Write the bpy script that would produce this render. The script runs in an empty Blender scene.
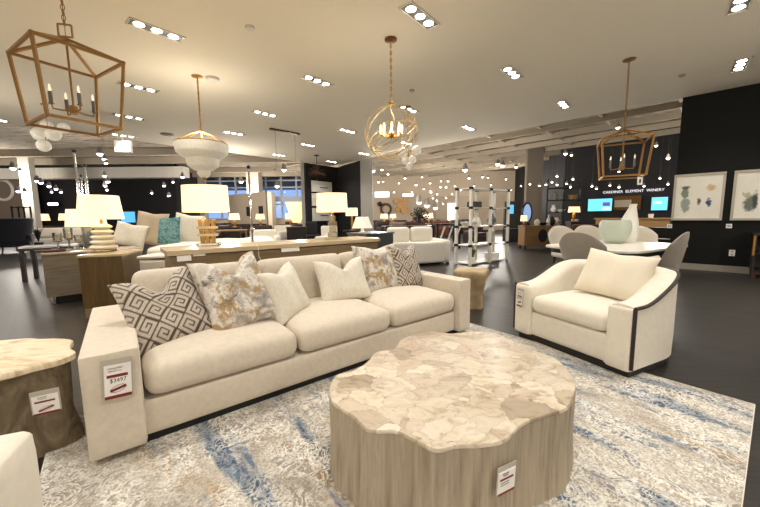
import bpy, bmesh, math, random
from math import sin, cos, pi, radians, atan2, hypot, sqrt, exp
from mathutils import Vector, Matrix, noise

random.seed(7)
S = bpy.context.scene
COL = S.collection
# ---------------------------------------------------------------- camera model (760 x 507 frame)
F, PIT, ROL, CH = 328.0, 0.112, -0.011, 1.2
cP, sP, cR_, sR_ = cos(PIT), sin(PIT), cos(ROL), sin(ROL)

def ray(u, v):
    a, b = u - 380.0, v - 253.5
    a, b = a * cR_ + b * sR_, -a * sR_ + b * cR_
    x, z = a / F, -b / F
    return Vector((x, cP + z * sP, -sP + z * cP))

def at(u, v, z=0.0):
    r = ray(u, v); t = (z - CH) / r.z
    return Vector((r.x * t, r.y * t, z))

def aty(u, v, Y):
    r = ray(u, v); t = Y / r.y
    return Vector((r.x * t, Y, r.z * t + CH))

WC, eR, eL = Vector((-2.3, 15.8, 0)), Vector((.713, -.701, 0)), Vector((-.701, -.713, 0))
WYAW = atan2(eR.y, eR.x)

def W(a, b, z=0.0):
    p = WC + eR * a + eL * b
    return Vector((p.x, p.y, z))

def wallb(u, v, b):
    r = ray(u, v); t = (b + WC.dot(eL)) / (eL.x * r.x + eL.y * r.y)
    return r * t + Vector((0, 0, CH))

# ---------------------------------------------------------------- materials
def lin(c):
    if isinstance(c, str):
        c = c.lstrip('#'); c = ''.join(q * 2 for q in c) if len(c) == 3 else c; c = [int(c[i:i + 2], 16) / 255 for i in (0, 2, 4)]
    return tuple(((x / 12.92) if x <= .04045 else ((x + .055) / 1.055) ** 2.4) for x in c) + (1.0,)

class Nt:
    def __init__(s, name):
        s.m = bpy.data.materials.new(name); s.m.use_nodes = True
        s.t = s.m.node_tree; s.b = s.t.nodes['Principled BSDF']
    def n(s, typ, **kw):
        nd = s.t.nodes.new(typ)
        for k, v in kw.items():
            if k in nd.inputs: nd.inputs[k].default_value = v
            else: setattr(nd, k, v)
        return nd
    def l(s, a, b): s.t.links.new(a, b)
    def coords(s, scale=(1, 1, 1), rot=(0, 0, 0), kind='Object'):
        tc = s.n('ShaderNodeTexCoord'); mp = s.n('ShaderNodeMapping')
        mp.inputs['Scale'].default_value = scale; mp.inputs['Rotation'].default_value = rot
        s.l(tc.outputs[kind], mp.inputs['Vector']); return mp.outputs['Vector']
    def ramp(s, fac, stops, interp='LINEAR'):
        r = s.n('ShaderNodeValToRGB'); r.color_ramp.interpolation = interp
        el = r.color_ramp.elements
        while len(el) < len(stops): el.new(.5)
        for e, (p, c) in zip(el, stops): e.position = p; e.color = lin(c) if not isinstance(c, tuple) or len(c) == 3 else c
        s.l(fac, r.inputs['Fac']); return r.outputs['Color']
    def mix(s, fac, a, b, mode='MIX'):
        m = s.n('ShaderNodeMix', data_type='RGBA', blend_type=mode)
        for sock, v in ((m.inputs[0], fac), (m.inputs[6], a), (m.inputs[7], b)):
            if hasattr(v, 'links'): s.l(v, sock)
            else: sock.default_value = v
        return m.outputs[2]
    def math(s, op, a, b=0.0):
        m = s.n('ShaderNodeMath', operation=op)
        for sock, v in ((m.inputs[0], a), (m.inputs[1], b)):
            if hasattr(v, 'links'): s.l(v, sock)
            else: sock.default_value = v
        return m.outputs[0]
    def noise(s, vec, scale, detail=4, rough=.55, dist=0.0):
        nd = s.n('ShaderNodeTexNoise'); nd.inputs['Scale'].default_value = scale; nd.inputs['Detail'].default_value = detail
        nd.inputs['Roughness'].default_value = rough; nd.inputs['Distortion'].default_value = dist
        s.l(vec, nd.inputs['Vector']); return nd.outputs['Fac'], nd.outputs['Color']
    def bump(s, h, strength=.3, dist=.01):
        b = s.n('ShaderNodeBump'); b.inputs['Strength'].default_value = strength; b.inputs['Distance'].default_value = dist
        s.l(h, b.inputs['Height']); s.l(b.outputs['Normal'], s.b.inputs['Normal'])
    def base(s, c): s.l(c, s.b.inputs['Base Color'])

_mc = {}
def M(name, col, rough=.6, metal=0.0, var=0.0, vscale=8.0, bump=0.0, bscale=60.0, trans=0.0, emit=None, estr=1.0, spec=.5, sheen=0.0):
    if name in _mc: return _mc[name]
    k = Nt(name); b = k.b
    b.inputs['Base Color'].default_value = lin(col); b.inputs['Roughness'].default_value = rough
    b.inputs['Metallic'].default_value = metal; b.inputs['Transmission Weight'].default_value = trans
    b.inputs['Specular IOR Level'].default_value = spec; b.inputs['Sheen Weight'].default_value = sheen
    v = k.coords()
    if var:
        f, _ = k.noise(v, vscale, 5)
        c = lin(col); d = tuple(x * (1 - var) for x in c[:3]) + (1,); l = tuple(min(1, x * (1 + var)) for x in c[:3]) + (1,)
        k.base(k.mix(k.ramp(f, [(.3, (0, 0, 0)), (.7, (1, 1, 1))]), d, l))
    if bump:
        f, _ = k.noise(v, bscale, 3); k.bump(f, bump, .004)
    if emit:
        b.inputs['Emission Color'].default_value = lin(emit); b.inputs['Emission Strength'].default_value = estr
    _mc[name] = k.m; return k.m

CREAM = M('cream_fabric', '#d5cab9', .9, var=.06, vscale=30, bump=.35, bscale=260, sheen=.15)
CREAM2 = M('ivory_fabric', '#e6dfd0', .9, var=.04, vscale=20, bump=.3, bscale=220, sheen=.15)
IVORYP = M('ivory_linen', '#e2dccd', .92, var=.08, vscale=40, bump=.4, bscale=300)
WHITEF = M('white_fabric', '#ece7dc', .9, var=.04, vscale=20, bump=.2, bscale=150)
DARKW = M('espresso_wood', '#1d1714', .45, var=.2)
BLACK = M('black_paint', '#0c0d0d', .55)
BRASS = M('antique_brass', '#b98c45', .32, 1.0)
GOLDP = M('gold_leaf_iron', '#9a7440', .45, .4)
CHROME = M('polished_chrome', '#d7dadd', .12, 1.0)
STEEL = M('brushed_steel', '#777d84', .28, 1.0)
GLASS = M('clear_glass', '#f4f8f8', .03, trans=1.0)
FROST = M('frosted_glass', '#f3f0e8', .35, trans=.6, emit='#fff2d8', estr=.06)
BEAD = M('pearl_beads', '#e4dfd3', .5, var=.15, vscale=60, bump=.6, bscale=90, emit='#fff0d8', estr=.10)
WHITEP = M('white_lacquer', '#f3f0e8', .35)
CARD = M('white_card', '#efece8', .6)
CARDR = M('maroon_print', '#7a2420', .6)
INK = M('grey_print', '#4a4a4c', .6)
PLAST = M('clear_sleeve', '#b9b2a6', .3)
BULB = M('lit_bulb', '#fff3e0', .4, emit='#fff1dc', estr=9)
BULBW = M('lit_spot_lens', '#ffffff', .4, emit='#ece2ff', estr=9)
LENS = M('lit_downlight_lens', '#ffffff', .4, emit='#fff6e8', estr=16)
TRIMG = M('downlight_trim', '#8d8a83', .4, .6)

def shade_mat(name, col, em, st):
    k = Nt(name); k.b.inputs['Base Color'].default_value = lin(col); k.b.inputs['Roughness'].default_value = .9
    k.b.inputs['Emission Color'].default_value = lin(em); k.b.inputs['Emission Strength'].default_value = st
    f, _ = k.noise(k.coords((60, 60, 400)), 1.5, 2); k.bump(f, .15, .002)
    return k.m
SHADE = shade_mat('lit_linen_shade', '#efe3c8', '#ffe2a8', .72)

def wood(name, c1, c2, c3, scale=(1.2, 14, 14), rough=.45, bump=.1):
    k = Nt(name); v = k.coords(scale)
    f, _ = k.noise(v, 2.2, 6, .6, .6)
    k.base(k.ramp(f, [(.25, c1), (.5, c2), (.75, c3)])); k.b.inputs['Roughness'].default_value = rough
    k.bump(f, bump, .004); return k.m
WALNUT = wood('warm_walnut', '#6d4f30', '#8a683f', '#a07e50')
GREYWOOD = wood('taupe_veneer', '#5f564a', '#6f6658', '#7d7464', rough=.4)
BRONZEW = wood('bronze_veneer', '#4c391c', '#5e4826', '#6b5530', (14, 14, 1.2), .32)
CONSOLEW = wood('pale_oak_veneer', '#75634a', '#8a7657', '#9a8767', (1.5, 14, 14), .35)
STONETOP = M('honey_stone_top', '#cbb792', .22, var=.12, vscale=9)
REDWOOD = wood('reddish_wood', '#3b1d12', '#512a1a', '#623624')

# floor planks
k = Nt('dark_oak_planks'); v = k.coords((1, 1, 1), (0, 0, -WYAW))
br = k.n('ShaderNodeTexBrick'); k.l(v, br.inputs['Vector'])
br.inputs['Color1'].default_value = lin('#2d2926'); br.inputs['Color2'].default_value = lin('#3d3833'); br.inputs['Mortar'].default_value = lin('#1a1715')
br.inputs['Scale'].default_value = 1; br.inputs['Mortar Size'].default_value = .003; br.inputs['Brick Width'].default_value = 1.5; br.inputs['Row Height'].default_value = .18
v2 = k.coords((1.6, 26, 1), (0, 0, -WYAW)); f, _ = k.noise(v2, 1.8, 7, .65, .4)
k.base(k.mix(1.0, br.outputs['Color'], k.ramp(f, [(.3, '#6f6a64'), (.68, '#ffffff')]), 'MULTIPLY'))
k.b.inputs['Roughness'].default_value = .42; k.bump(f, .12, .003); FLOORM = k.m

CEILM = M('warm_white_ceiling_paint', '#e6ddca', .95, var=.015, vscale=.6)
BLACKWALL = M('black_green_wall_paint', '#070a09', .7, var=.1, vscale=1.2, spec=.3)
DARKWALL = M('charcoal_wall_paint', '#1b1a1c', .7)
NEARBLACK = M('near_black_wall_paint', '#151316', .8)
HALLCREAM = M('hall_cream_paint', '#c3b29c', .9, var=.05, vscale=.4)
TAUPEP = M('taupe_column_paint', '#7d7263', .8)
WHITEPAINT = M('pale_column_paint', '#c9c3b6', .85)
GREYPOST = M('grey_post_paint', '#aaa79f', .8)
BROWNP = M('brown_panel_paint', '#6e5f50', .8)
BASEB = M('grey_baseboard_paint', '#8f897e', .6)
k = Nt('exposed_deck_ceiling'); v = k.coords((1.2, 4, 1), (0, 0, -WYAW)); f, _ = k.noise(v, 1.4, 8, .75)
k.base(k.ramp(f, [(.32, '#4a4238'), (.48, '#8f8474'), (.7, '#b5a996')])); k.b.inputs['Roughness'].default_value = .9; DECKM = k.m
JOIST = M('pale_joist_paint', '#a59986', .8)
DUCTM = M('dark_duct_slot', '#6a5f54', .8)

# ---------------------------------------------------------------- mesh building
class MB:
    def __init__(s): s.v, s.f, s.mi = [], [], []
    def add(s, vs, fs, mi=0):
        o = len(s.v); s.v += [Vector(p) for p in vs]; s.f += [tuple(i + o for i in f) for f in fs]; s.mi += [mi] * len(fs); return s
    def box(s, c, d, rz=0.0, mi=0, taper=1.0, mat=None):
        hx, hy, hz = d[0] / 2, d[1] / 2, d[2] / 2; vs = []
        for sz in (-1, 1):
            t = taper if sz > 0 else 1.0
            for sx, sy in ((-1, -1), (1, -1), (1, 1), (-1, 1)):
                p = Vector((sx * hx * t, sy * hy * t, sz * hz))
                if rz: p = Matrix.Rotation(rz, 3, 'Z') @ p
                if mat: p = mat @ p
                vs.append(p + Vector(c))
        return s.add(vs, [(3, 2, 1, 0), (4, 5, 6, 7), (0, 1, 5, 4), (1, 2, 6, 5), (2, 3, 7, 6), (3, 0, 4, 7)], mi)
    def tube(s, pts, r, n=8, mi=0, closed=False):
        pts = [Vector(p) for p in pts]; m = len(pts); rs = r if isinstance(r, (list, tuple)) else [r] * m
        up0 = None; rings = []
        for i, p in enumerate(pts):
            a = pts[(i - 1) % m] if (closed or i > 0) else p
            b = pts[(i + 1) % m] if (closed or i < m - 1) else p
            t = (b - a); t = t.normalized() if t.length > 1e-9 else Vector((0, 0, 1))
            if up0 is None: up0 = Vector((0, 0, 1)) if abs(t.z) < .9 else Vector((1, 0, 0))
            x = t.cross(up0); x = x.normalized() if x.length > 1e-6 else t.orthogonal().normalized()
            y = x.cross(t).normalized(); up0 = y
            rings.append([p + x * (rs[i] * cos(2 * pi * j / n + pi / n)) + y * (rs[i] * sin(2 * pi * j / n + pi / n)) for j in range(n)])
        vs = [q for g in rings for q in g]; fs = []
        for i in range(m if closed else m - 1):
            i2 = (i + 1) % m
            for j in range(n): fs.append((i * n + j, i * n + (j + 1) % n, i2 * n + (j + 1) % n, i2 * n + j))
        if not closed: fs += [tuple(range(n))[::-1], tuple((m - 1) * n + j for j in range(n))]
        return s.add(vs, fs, mi)
    def lathe(s, prof, n=24, c=(0, 0, 0), mi=0, sx=1.0, sy=1.0):
        vs, fs = [], []; m = len(prof); c = Vector(c)
        for r, z in prof:
            for j in range(n): vs.append(c + Vector((r * sx * cos(2 * pi * j / n), r * sy * sin(2 * pi * j / n), z)))
        for i in range(m - 1):
            for j in range(n): fs.append((i * n + j, i * n + (j + 1) % n, (i + 1) * n + (j + 1) % n, (i + 1) * n + j))
        if prof[0][0] > 1e-4: fs.append(tuple(range(n))[::-1])
        if prof[-1][0] > 1e-4: fs.append(tuple((m - 1) * n + j for j in range(n)))
        return s.add(vs, fs, mi)
    def prism(s, out, z0, z1, mi=0):
        n = len(out)
        vs = [(p[0], p[1], z0) for p in out] + [(p[0], p[1], z1) for p in out]
        fs = [tuple(range(n))[::-1], tuple(range(n, 2 * n))] + [(i, (i + 1) % n, n + (i + 1) % n, n + i) for i in range(n)]
        return s.add(vs, fs, mi)
    def sphere(s, c, r, n=12, m=8, mi=0, sx=1, sy=1, sz=1):
        return s.lathe([(max(1e-5, r * sin(pi * i / m)), -r * sz * cos(pi * i / m)) for i in range(m + 1)], n, c, mi, sx, sy)
    def rbox(s, c, d, r, crown=0.0, k=10, mi=0, fn=None, rz=0.0):
        """soft rounded box with an optional crowned top"""
        h = Vector(d) / 2; bm = bmesh.new(); bmesh.ops.create_cube(bm, size=2.0)
        bmesh.ops.subdivide_edges(bm, edges=bm.edges[:], cuts=k, use_grid_fill=True)
        vs = []
        for w in bm.verts:
            p = Vector((w.co[i] / 1.0 for i in range(3)))
            q0 = Vector((sin(p[i] * pi / 2) * h[i] for i in range(3)))
            q = Vector((max(-(h[i] - r), min(h[i] - r, q0[i])) for i in range(3)))
            dd = q0 - q
            pos = q + (dd.normalized() * r if dd.length > 1e-9 else dd)
            if crown:
                g = max(0, 1 - (pos.x / h.x) ** 2) * max(0, 1 - (pos.y / h.y) ** 2)
                pos.z += crown * g * (1 if pos.z > 0 else -.15)
            if fn: pos = fn(pos)
            if rz: pos = Matrix.Rotation(rz, 3, 'Z') @ pos
            vs.append(pos + Vector(c))
        bm.verts.index_update()
        fs = [tuple(x.index for x in f.verts) for f in bm.faces]; bm.free()
        return s.add(vs, fs, mi)
    def obj(s, name, mats, parent=None, smooth=True, bevel=0.0, loc=None, rot=None, angle=40, sub=0):
        me = bpy.data.meshes.new(name); me.from_pydata([tuple(p) for p in s.v], [], s.f); 
        for m in (mats if isinstance(mats, (list, tuple)) else [mats]): me.materials.append(m)
        me.polygons.foreach_set('material_index', s.mi)
        me.update()
        bm = bmesh.new(); bm.from_mesh(me); bmesh.ops.recalc_face_normals(bm, faces=bm.faces[:]); bm.to_mesh(me); bm.free()
        if smooth: me.shade_smooth(); me.set_sharp_from_angle(angle=radians(angle))
        o = bpy.data.objects.new(name, me); COL.objects.link(o)
        if parent: o.parent = parent
        if loc is not None: o.location = loc
        if rot is not None: o.rotation_euler = rot if isinstance(rot, tuple) else (0, 0, rot)
        if bevel:
            b = o.modifiers.new('edge', 'BEVEL'); b.width = bevel; b.segments = 3; b.limit_method = 'ANGLE'; b.angle_limit = radians(35)
        if sub:
            b = o.modifiers.new('sub', 'SUBSURF'); b.levels = b.render_levels = sub
        return o

def tag(o, label, cat, group=None, kind=None):
    o['label'] = label; o['category'] = cat
    if group: o['group'] = group
    if kind: o['kind'] = kind
    return o

def thing(name, label, cat, loc=(0, 0, 0), rz=0.0, group=None):
    o = bpy.data.objects.new(name, None); COL.objects.link(o); o.empty_display_size = .1
    o.location = loc; o.rotation_euler = (0, 0, rz) if not isinstance(rz, tuple) else rz
    return tag(o, label, cat, group)

def copy_tree(o, parent=None):
    c = o.copy(); COL.objects.link(c)
    if parent: c.parent = parent
    for ch in [x for x in bpy.data.objects if x.parent == o]: copy_tree(ch, c)
    return c

def dup(root, loc, rz=None, label=None, group=None):
    c = copy_tree(root); c.location = loc
    if rz is not None: c.rotation_euler = (0, 0, rz)
    if label: c['label'] = label
    if group: c['group'] = group
    return c

def struct(o): o['kind'] = 'structure'; return o

def text(s_, size, m, parent, loc, rot=(0, 0, 0), name='lettering', align='CENTER', ext=.0006, sx=1.0):
    cu = bpy.data.curves.new(name, 'FONT'); cu.body = s_; cu.size = size; cu.align_x = align; cu.align_y = 'CENTER'; cu.extrude = ext; cu.resolution_u = 2
    tmp = bpy.data.objects.new('tmp', cu); me = bpy.data.meshes.new_from_object(tmp); bpy.data.objects.remove(tmp); bpy.data.curves.remove(cu)
    me.name = name; me.materials.clear(); me.materials.append(m)
    o = bpy.data.objects.new(name, me); COL.objects.link(o); o.parent = parent; o.location = loc; o.rotation_euler = rot; o.scale = (sx, 1, 1)
    return o

# ---------------------------------------------------------------- the setting
def poly(name, pts, m, thick=0.0):
    mb = MB(); n = len(pts); mb.add(pts, [tuple(range(n))]); return struct(mb.obj(name, m, smooth=False))

def wall(name, p, q, z0, z1, t, m):
    """a wall from p to q in plan, t thick to the right of p->q"""
    p, q = Vector((p[0], p[1], 0)), Vector((q[0], q[1], 0)); d = (q - p).normalized(); nrm = Vector((d.y, -d.x, 0)) * t
    out = [p, q, q + nrm, p + nrm]
    return struct(MB().prism([(a.x, a.y) for a in out], z0, z1).obj(name, m, smooth=False))

CZ, HZ = 3.62, 4.75
struct(MB().box((-5, 12, -.05), (62, 62, .1)).obj('floor', FLOORM, smooth=False))
ca = [W(0, 0), W(22, 0), W(22, 16), W(0, 16)]
struct(MB().prism([(p.x, p.y) for p in ca], CZ, CZ + .12).obj('ceiling', CEILM, smooth=False))
struct(MB().box((-5, 18, HZ + .05), (62, 50, .1)).obj('ceiling_hall', DECKM, smooth=False))
wall('wall_fascia_far', W(0, -.06), W(12.2, -.06), CZ, HZ, .06, CEILM)
wall('wall_fascia_left', W(-.06, 0), W(-.06, 16), CZ, HZ, -.06, CEILM)
wall('wall_right', W(12.23, 0), W(22, 0), 0, CZ, -.2, BLACKWALL)
wall('wall_behind', W(22, -1), W(22, 16), 0, CZ, -.2, HALLCREAM)
wall('wall_near_left', W(22, 16), W(0, 16), 0, CZ, -.2, HALLCREAM)
wall('baseboard_right', W(12.23, .0), W(22, .0), 0, .13, .025, BASEB)
# hall shell
aTV = 7.55
wall('wall_screens', W(aTV, -9), W(24, -9), 0, HZ, -.2, DARKWALL)
wall('wall_far', (-1.4, 27), (16, 27), 0, HZ, -.2, HALLCREAM)
pt = W(aTV, -9)
wall('wall_return', (pt.x, pt.y), (pt.x + 1.6, 27), 0, HZ, .2, NEARBLACK)
wall('wall_left_hall', (-34, 22), (-13.2, 22), 0, 3.75, -.25, NEARBLACK)
wall('wall_left_side', (-13.2, 22), (-15, 27.6), 0, HZ, -.2, DARKWALL)
wall('wall_left_brown', (-34, 21), (-21.6, 21), 0, 3.7, .1, BROWNP)
struct(MB().box((-22.8, 20.2, 3.98), (22.4, .6, .62)).obj('beam_left_soffit', WHITEPAINT, smooth=False))
wall('wall_hall_side_left', (-34, 22), (-34, -12), 0, HZ, .2, DARKWALL)
# glazed wall
GX0, GX1, GY = -14.4, -5.6, 27.6
wall('wall_window_left', (-16, GY), (GX0, GY), 0, HZ, -.25, HALLCREAM)
wall('wall_window_right', (GX1, GY), (-1.3, GY), 0, HZ, -.25, HALLCREAM)
wall('wall_window_under', (GX0, GY), (GX1, GY), 0, 1.1, -.25, HALLCREAM)
wall('wall_far_joint', (-1.3, 26.9), (-1.3, GY), 0, HZ, -.15, HALLCREAM)
w1 = struct(MB().box(((GX0 + GX1) / 2, GY + .1, 2.92), (GX1 - GX0, .02, 3.6)).obj('window_1', M('window_glass', '#dfeaff', .02, trans=1.0), smooth=False))
mb = MB()
for i in range(8): mb.box((GX0 + i * (GX1 - GX0) / 7, GY, 2.92), (.12, .16, 3.6))
for z in (1.15, 2.3, 2.75, 3.7, 4.25): mb.box(((GX0 + GX1) / 2, GY, z), (GX1 - GX0, .12, .1 if z != 2.75 else .4))
mb.obj('window_frame', M('window_frame_paint', '#a9aeb8', .5), parent=w1, smooth=False)
# columns and niche
def col(name, u0, u1, Y, m, z1=HZ, dep=None):
    p, q = aty(u0, 213, Y), aty(u1, 213, Y); w = q.x - p.x
    return struct(MB().box(((p.x + q.x) / 2, Y + w / 2, z1 / 2), (w, dep or w, z1)).obj(name, m, smooth=False))
col('column_left', 21, 32, 17.5, WHITEPAINT, HZ, .3)
col('column_taupe', 528, 544, 16.5, TAUPEP, HZ, .25)
col('column_window', 248, 260, 25.5, WHITEPAINT)
col('column_niche_grey', 361, 373, 14.3, GREYPOST, CZ)
col('column_niche_pale', 302, 307.5, 15.2, GREYPOST, HZ)
A, Bc, Cc = aty(307.5, 213, 15.1), aty(338, 213, 16.6), aty(361.5, 213, 14.6)
wall('wall_niche_left', A, Bc, 0, CZ + .02, -.15, NEARBLACK)
wall('wall_niche_right', Bc, Cc, 0, CZ + .02, -.15, NEARBLACK)
# cream partition in the hall
p, q = aty(228, 213, 24), aty(268, 213, 21)
wall('wall_partition', p, q, 0, 2.85, -.3, HALLCREAM)
wall('wall_partition_end', q, aty(276, 213, 22.2), 0, 2.85, -.1, TAUPEP)

# joists and ducts under the exposed deck
for i, b in enumerate((-1.2, -2.6, -4.0, -5.4, -6.8, -8.2, -9.6, -11, -12.4)):
    p, q = W(-6, b), W(20 if b > -9 else 8, b); c_ = (p + q) / 2
    struct(MB().box((c_.x, c_.y, HZ - .3), ((q - p).length, .07, .22), WYAW).obj('beam_joist', JOIST, smooth=False))
for a in (-4, -2, 0, 2, 4, 6, 8, 10, 12, 14, 16, 18):
    p, q = W(a, -.5), W(a, -13.5 if a < 7 else -8.9); c_ = (p + q) / 2
    struct(MB().box((c_.x, c_.y, HZ - .14), ((q - p).length, .09, .26), WYAW + pi / 2).obj('beam_cross', JOIST, smooth=False))
for a in (3.2, 6.2, 9.4, 12.2):
    c_ = W(a, -1.7); struct(MB().box((c_.x, c_.y, HZ - .42), (1.9, .35, .12), WYAW).obj('beam_duct', DUCTM, smooth=False))
for Y in (17, 19.5, 23.5, 26, 29):
    struct(MB().box((-16, Y, HZ - .18), (36, .18, .35)).obj('beam_left', JOIST, smooth=False))

# ---------------------------------------------------------------- ceiling lights (3-lamp recessed units)
def make_downlight():
    t = thing('ceiling_light', 'x', 'ceiling light', (0, 0, CZ), 0)
    mb = MB()
    for sx, sy, dx, dy in ((0, .092, .62, .016), (0, -.092, .62, .016), (.302, 0, .016, .2), (-.302, 0, .016, .2)): mb.box((sx, sy, -.006), (dx, dy, .014))
    mb.obj('trim', M('downlight_rim', '#cfc7b8', .5), t, smooth=False)
    MB().box((0, 0, -.002), (.59, .17, .006)).obj('housing', TRIMG, t, smooth=False)
    for k_ in (-1, 0, 1):
        MB().lathe([(.001, -.016), (.04, -.014), (.055, -.008), (.06, -.004)], 16, (k_ * .19, 0, 0)).obj('lamp', LENS, t)
    return t
dl = None
rows = {0: 'farthest', 1: 'second', 2: 'third', 3: 'fourth', 4: 'fifth', 5: 'nearest'}
DL = []
AV, BV = [.75, 3.05, 5.35, 7.75, 10.2, 12.85, 15.3, 17.8], [1.15, 3.6, 6.0, 8.4, 10.9, 13.3]
pix = {}
spots = []
def proj(p):
    x, y, z = p[0], p[1], p[2] - CH
    d = y * cP - z * sP; up = y * sP + z * cP
    if d <= .05: return None
    a, b = F * x / d, -F * up / d
    return (380 + a * cR_ - b * sR_, 253.5 + a * sR_ + b * cR_)
near = {(12.85, 1.15): 'beside the top of the black picture wall', (12.85, 3.6): 'at the very top right corner, before the black wall',
        (10.2, 1.15): 'between the right lantern and its ceiling edge', (10.2, 3.6): 'alone between the orb chandelier rod and the right lantern rod',
        (10.2, 6.0): 'at the top edge just right of the orb chandelier rod', (7.75, 1.15): 'near the ceiling edge right of the orb chandelier',
        (7.75, 3.6): 'just right of the orb chandelier chain', (7.75, 6.0): 'level with the orb chandelier chain, on its left', (7.75, 8.4): 'large in the upper left right of the open brass lantern',
        (5.35, 1.15): 'behind the lower right of the orb chandelier', (5.35, 3.6): 'immediately left of the wire orb itself', (5.35, 6.0): 'right of the beaded chandelier rod, higher of two',
        (5.35, 8.4): 'left of the beaded chandelier canopy', (3.05, 1.15): 'above the grey niche post', (3.05, 3.6): 'above the pale niche post beyond the linear pendant bar',
        (3.05, 6.0): 'level with the rim of the beaded chandelier on its right', (3.05, 8.4): 'behind the lower right corner of the open brass lantern',
        (.75, 1.15): 'over the black niche, at the far ceiling corner', (.75, 3.6): 'below the linear pendant bar by the far ceiling edge', (.75, 6.0): 'behind the beaded chandelier at the far ceiling edge',
        (.75, 8.4): 'above the small white box on the far left ceiling edge'}
for b in BV:
    for a in AV:
        P = W(a - .05 * (b - 3.6), b + (.085 * (a - 7.5) if a < 12 else .25), CZ); uv = proj(P)
        spots.append((a, b, P))
        if uv is None or not (-25 < uv[0] < 790 and -25 < uv[1]): continue
        lab = 'recessed three-lamp ceiling light ' + near.get((a, b), 'at the left edge of the ceiling, row %s' % ('beyond the lantern' if a < 4 else 'beside the lantern'))
        if dl is None: dl = make_downlight(); o = dl
        else: o = copy_tree(dl)
        o.location = P; o.rotation_euler = (0, 0, WYAW + pi / 2 + .06); o['label'] = lab; o['group'] = 'recessed three-lamp ceiling lights'

def light(kind, name, loc, energy, col=(1, .962, .905), size=.1, **kw):
    d = bpy.data.lights.new(name, kind); d.energy = energy; d.color = col
    if kind in ('SPOT', 'POINT'): d.shadow_soft_size = size
    if kind == 'AREA': d.size = size
    for k_, v_ in kw.items(): setattr(d, k_, v_)
    o = bpy.data.objects.new(name, d); COL.objects.link(o); o.location = loc; return o
for a, b, P in spots:
    o = light('SPOT', 'downlight_beam', (P.x, P.y, CZ - .05), 95, size=.12, spot_size=radians(120), spot_blend=.9)

# small fittings on the ceiling
def disc(name, lab, cat, u, v, r, m, h=.03):
    p = at(u, v, CZ); return tag(MB().lathe([(r, 0), (r, -h * .6), (r * .8, -h), (.001, -h)], 20).obj(name, m, loc=p), lab, cat)
disc('smoke_detector', 'round white smoke detector on the ceiling beside the beaded chandelier canopy', 'smoke detector', 212.5, 78, .11, M('white_plastic', '#d8d2c6', .5), .05)
disc('ceiling_sprinkler', 'small round sprinkler cover on the bare ceiling at upper left', 'sprinkler', 250, 27, .06, M('white_plastic', '#d8d2c6', .5))
disc('ceiling_sprinkler', 'small round sprinkler cover just right of the orb chandelier chain', 'sprinkler', 412, 90, .05, M('dark_ring', '#8d8272', .5))
disc('ceiling_sprinkler', 'small round sprinkler cover on the ceiling near the black wall top', 'sprinkler', 682, 75, .05, M('dark_ring', '#8d8272', .5))
disc('ceiling_speaker', 'thin dark ring speaker on ceiling left of the beaded chandelier rod', 'speaker', 167, 134, .17, M('dark_ring', '#8d8272', .5))
p = at(122.5, 137, CZ)
b_ = thing('hanging_sign_box', 'small white box sign hanging below the far left ceiling edge', 'sign', (p.x, p.y, CZ), .2)
MB().box((0, 0, -.28), (.42, .14, .34)).obj('box', WHITEP, b_, bevel=.01)
MB().tube([(0, 0, 0), (0, 0, -.12)], .012).obj('stem', WHITEP, b_)

# ---------------------------------------------------------------- pillows
def pillow_mesh(w, h, t, chop=0.0, n=40, fn=None, ears=.10, seed=0, slouch=0.0):
    """front lies at -y; origin at the middle of the lower edge. fn(x01,y01)->0..1 colour factor"""
    mb = MB(); vs = []; cols = []
    rnd = random.Random(seed); ph = rnd.uniform(0, 6)
    def pt(i, j, side):
        u, v = -1 + 2 * i / n, -1 + 2 * j / n
        x = w / 2 * u * (1 - ears * (1 - v * v)); z = h / 2 * v * (1 - ears * (1 - u * u))
        th = t / 2 * (max(0, 1 - u ** 4) ** .55) * (max(0, 1 - v ** 4) ** .55)
        th *= 1 + .06 * sin(3 * u + ph) * cos(2.4 * v + ph)
        g = max(0.0, (v + .25) / 1.25)
        cz = chop * exp(-(u / .36) ** 2) * g ** 1.6
        z -= cz; th *= 1 + .5 * cz / max(h, .01)
        if chop: x += .05 * w * u * g * (abs(u) ** .5) * -0.2
        y = side * th + slouch * (v + 1) ** 2 * .25 * h - cz * .15
        y += .012 * sin(7 * u + ph) * (1 - v * v) * (1 - u * u)
        return Vector((x, y, z + h / 2))
    idx = {}
    for side in (-1, 1):
        for i in range(n + 1):
            for j in range(n + 1):
                edge = i in (0, n) or j in (0, n)
                key = (i, j, 0 if edge else side)
                if key in idx: continue
                idx[key] = len(vs); vs.append(pt(i, j, side)); cols.append(fn(i / n, j / n) if fn else 0)
    def gi(i, j, side): return idx[(i, j, 0 if (i in (0, n) or j in (0, n)) else side)]
    fs = []
    for side in (-1, 1):
        for i in range(n):
            for j in range(n):
                q = (gi(i, j, side), gi(i + 1, j, side), gi(i + 1, j + 1, side), gi(i, j + 1, side))
                fs.append(q if side < 0 else q[::-1])
    mb.add(vs, fs); return mb, cols

def basis(loc, rz=0.0, tilt=0.0, roll=0.0):
    return Matrix.Translation(loc) @ Matrix.Rotation(rz, 4, 'Z') @ Matrix.Rotation(-tilt, 4, 'X') @ Matrix.Rotation(roll, 4, 'Y')

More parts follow.
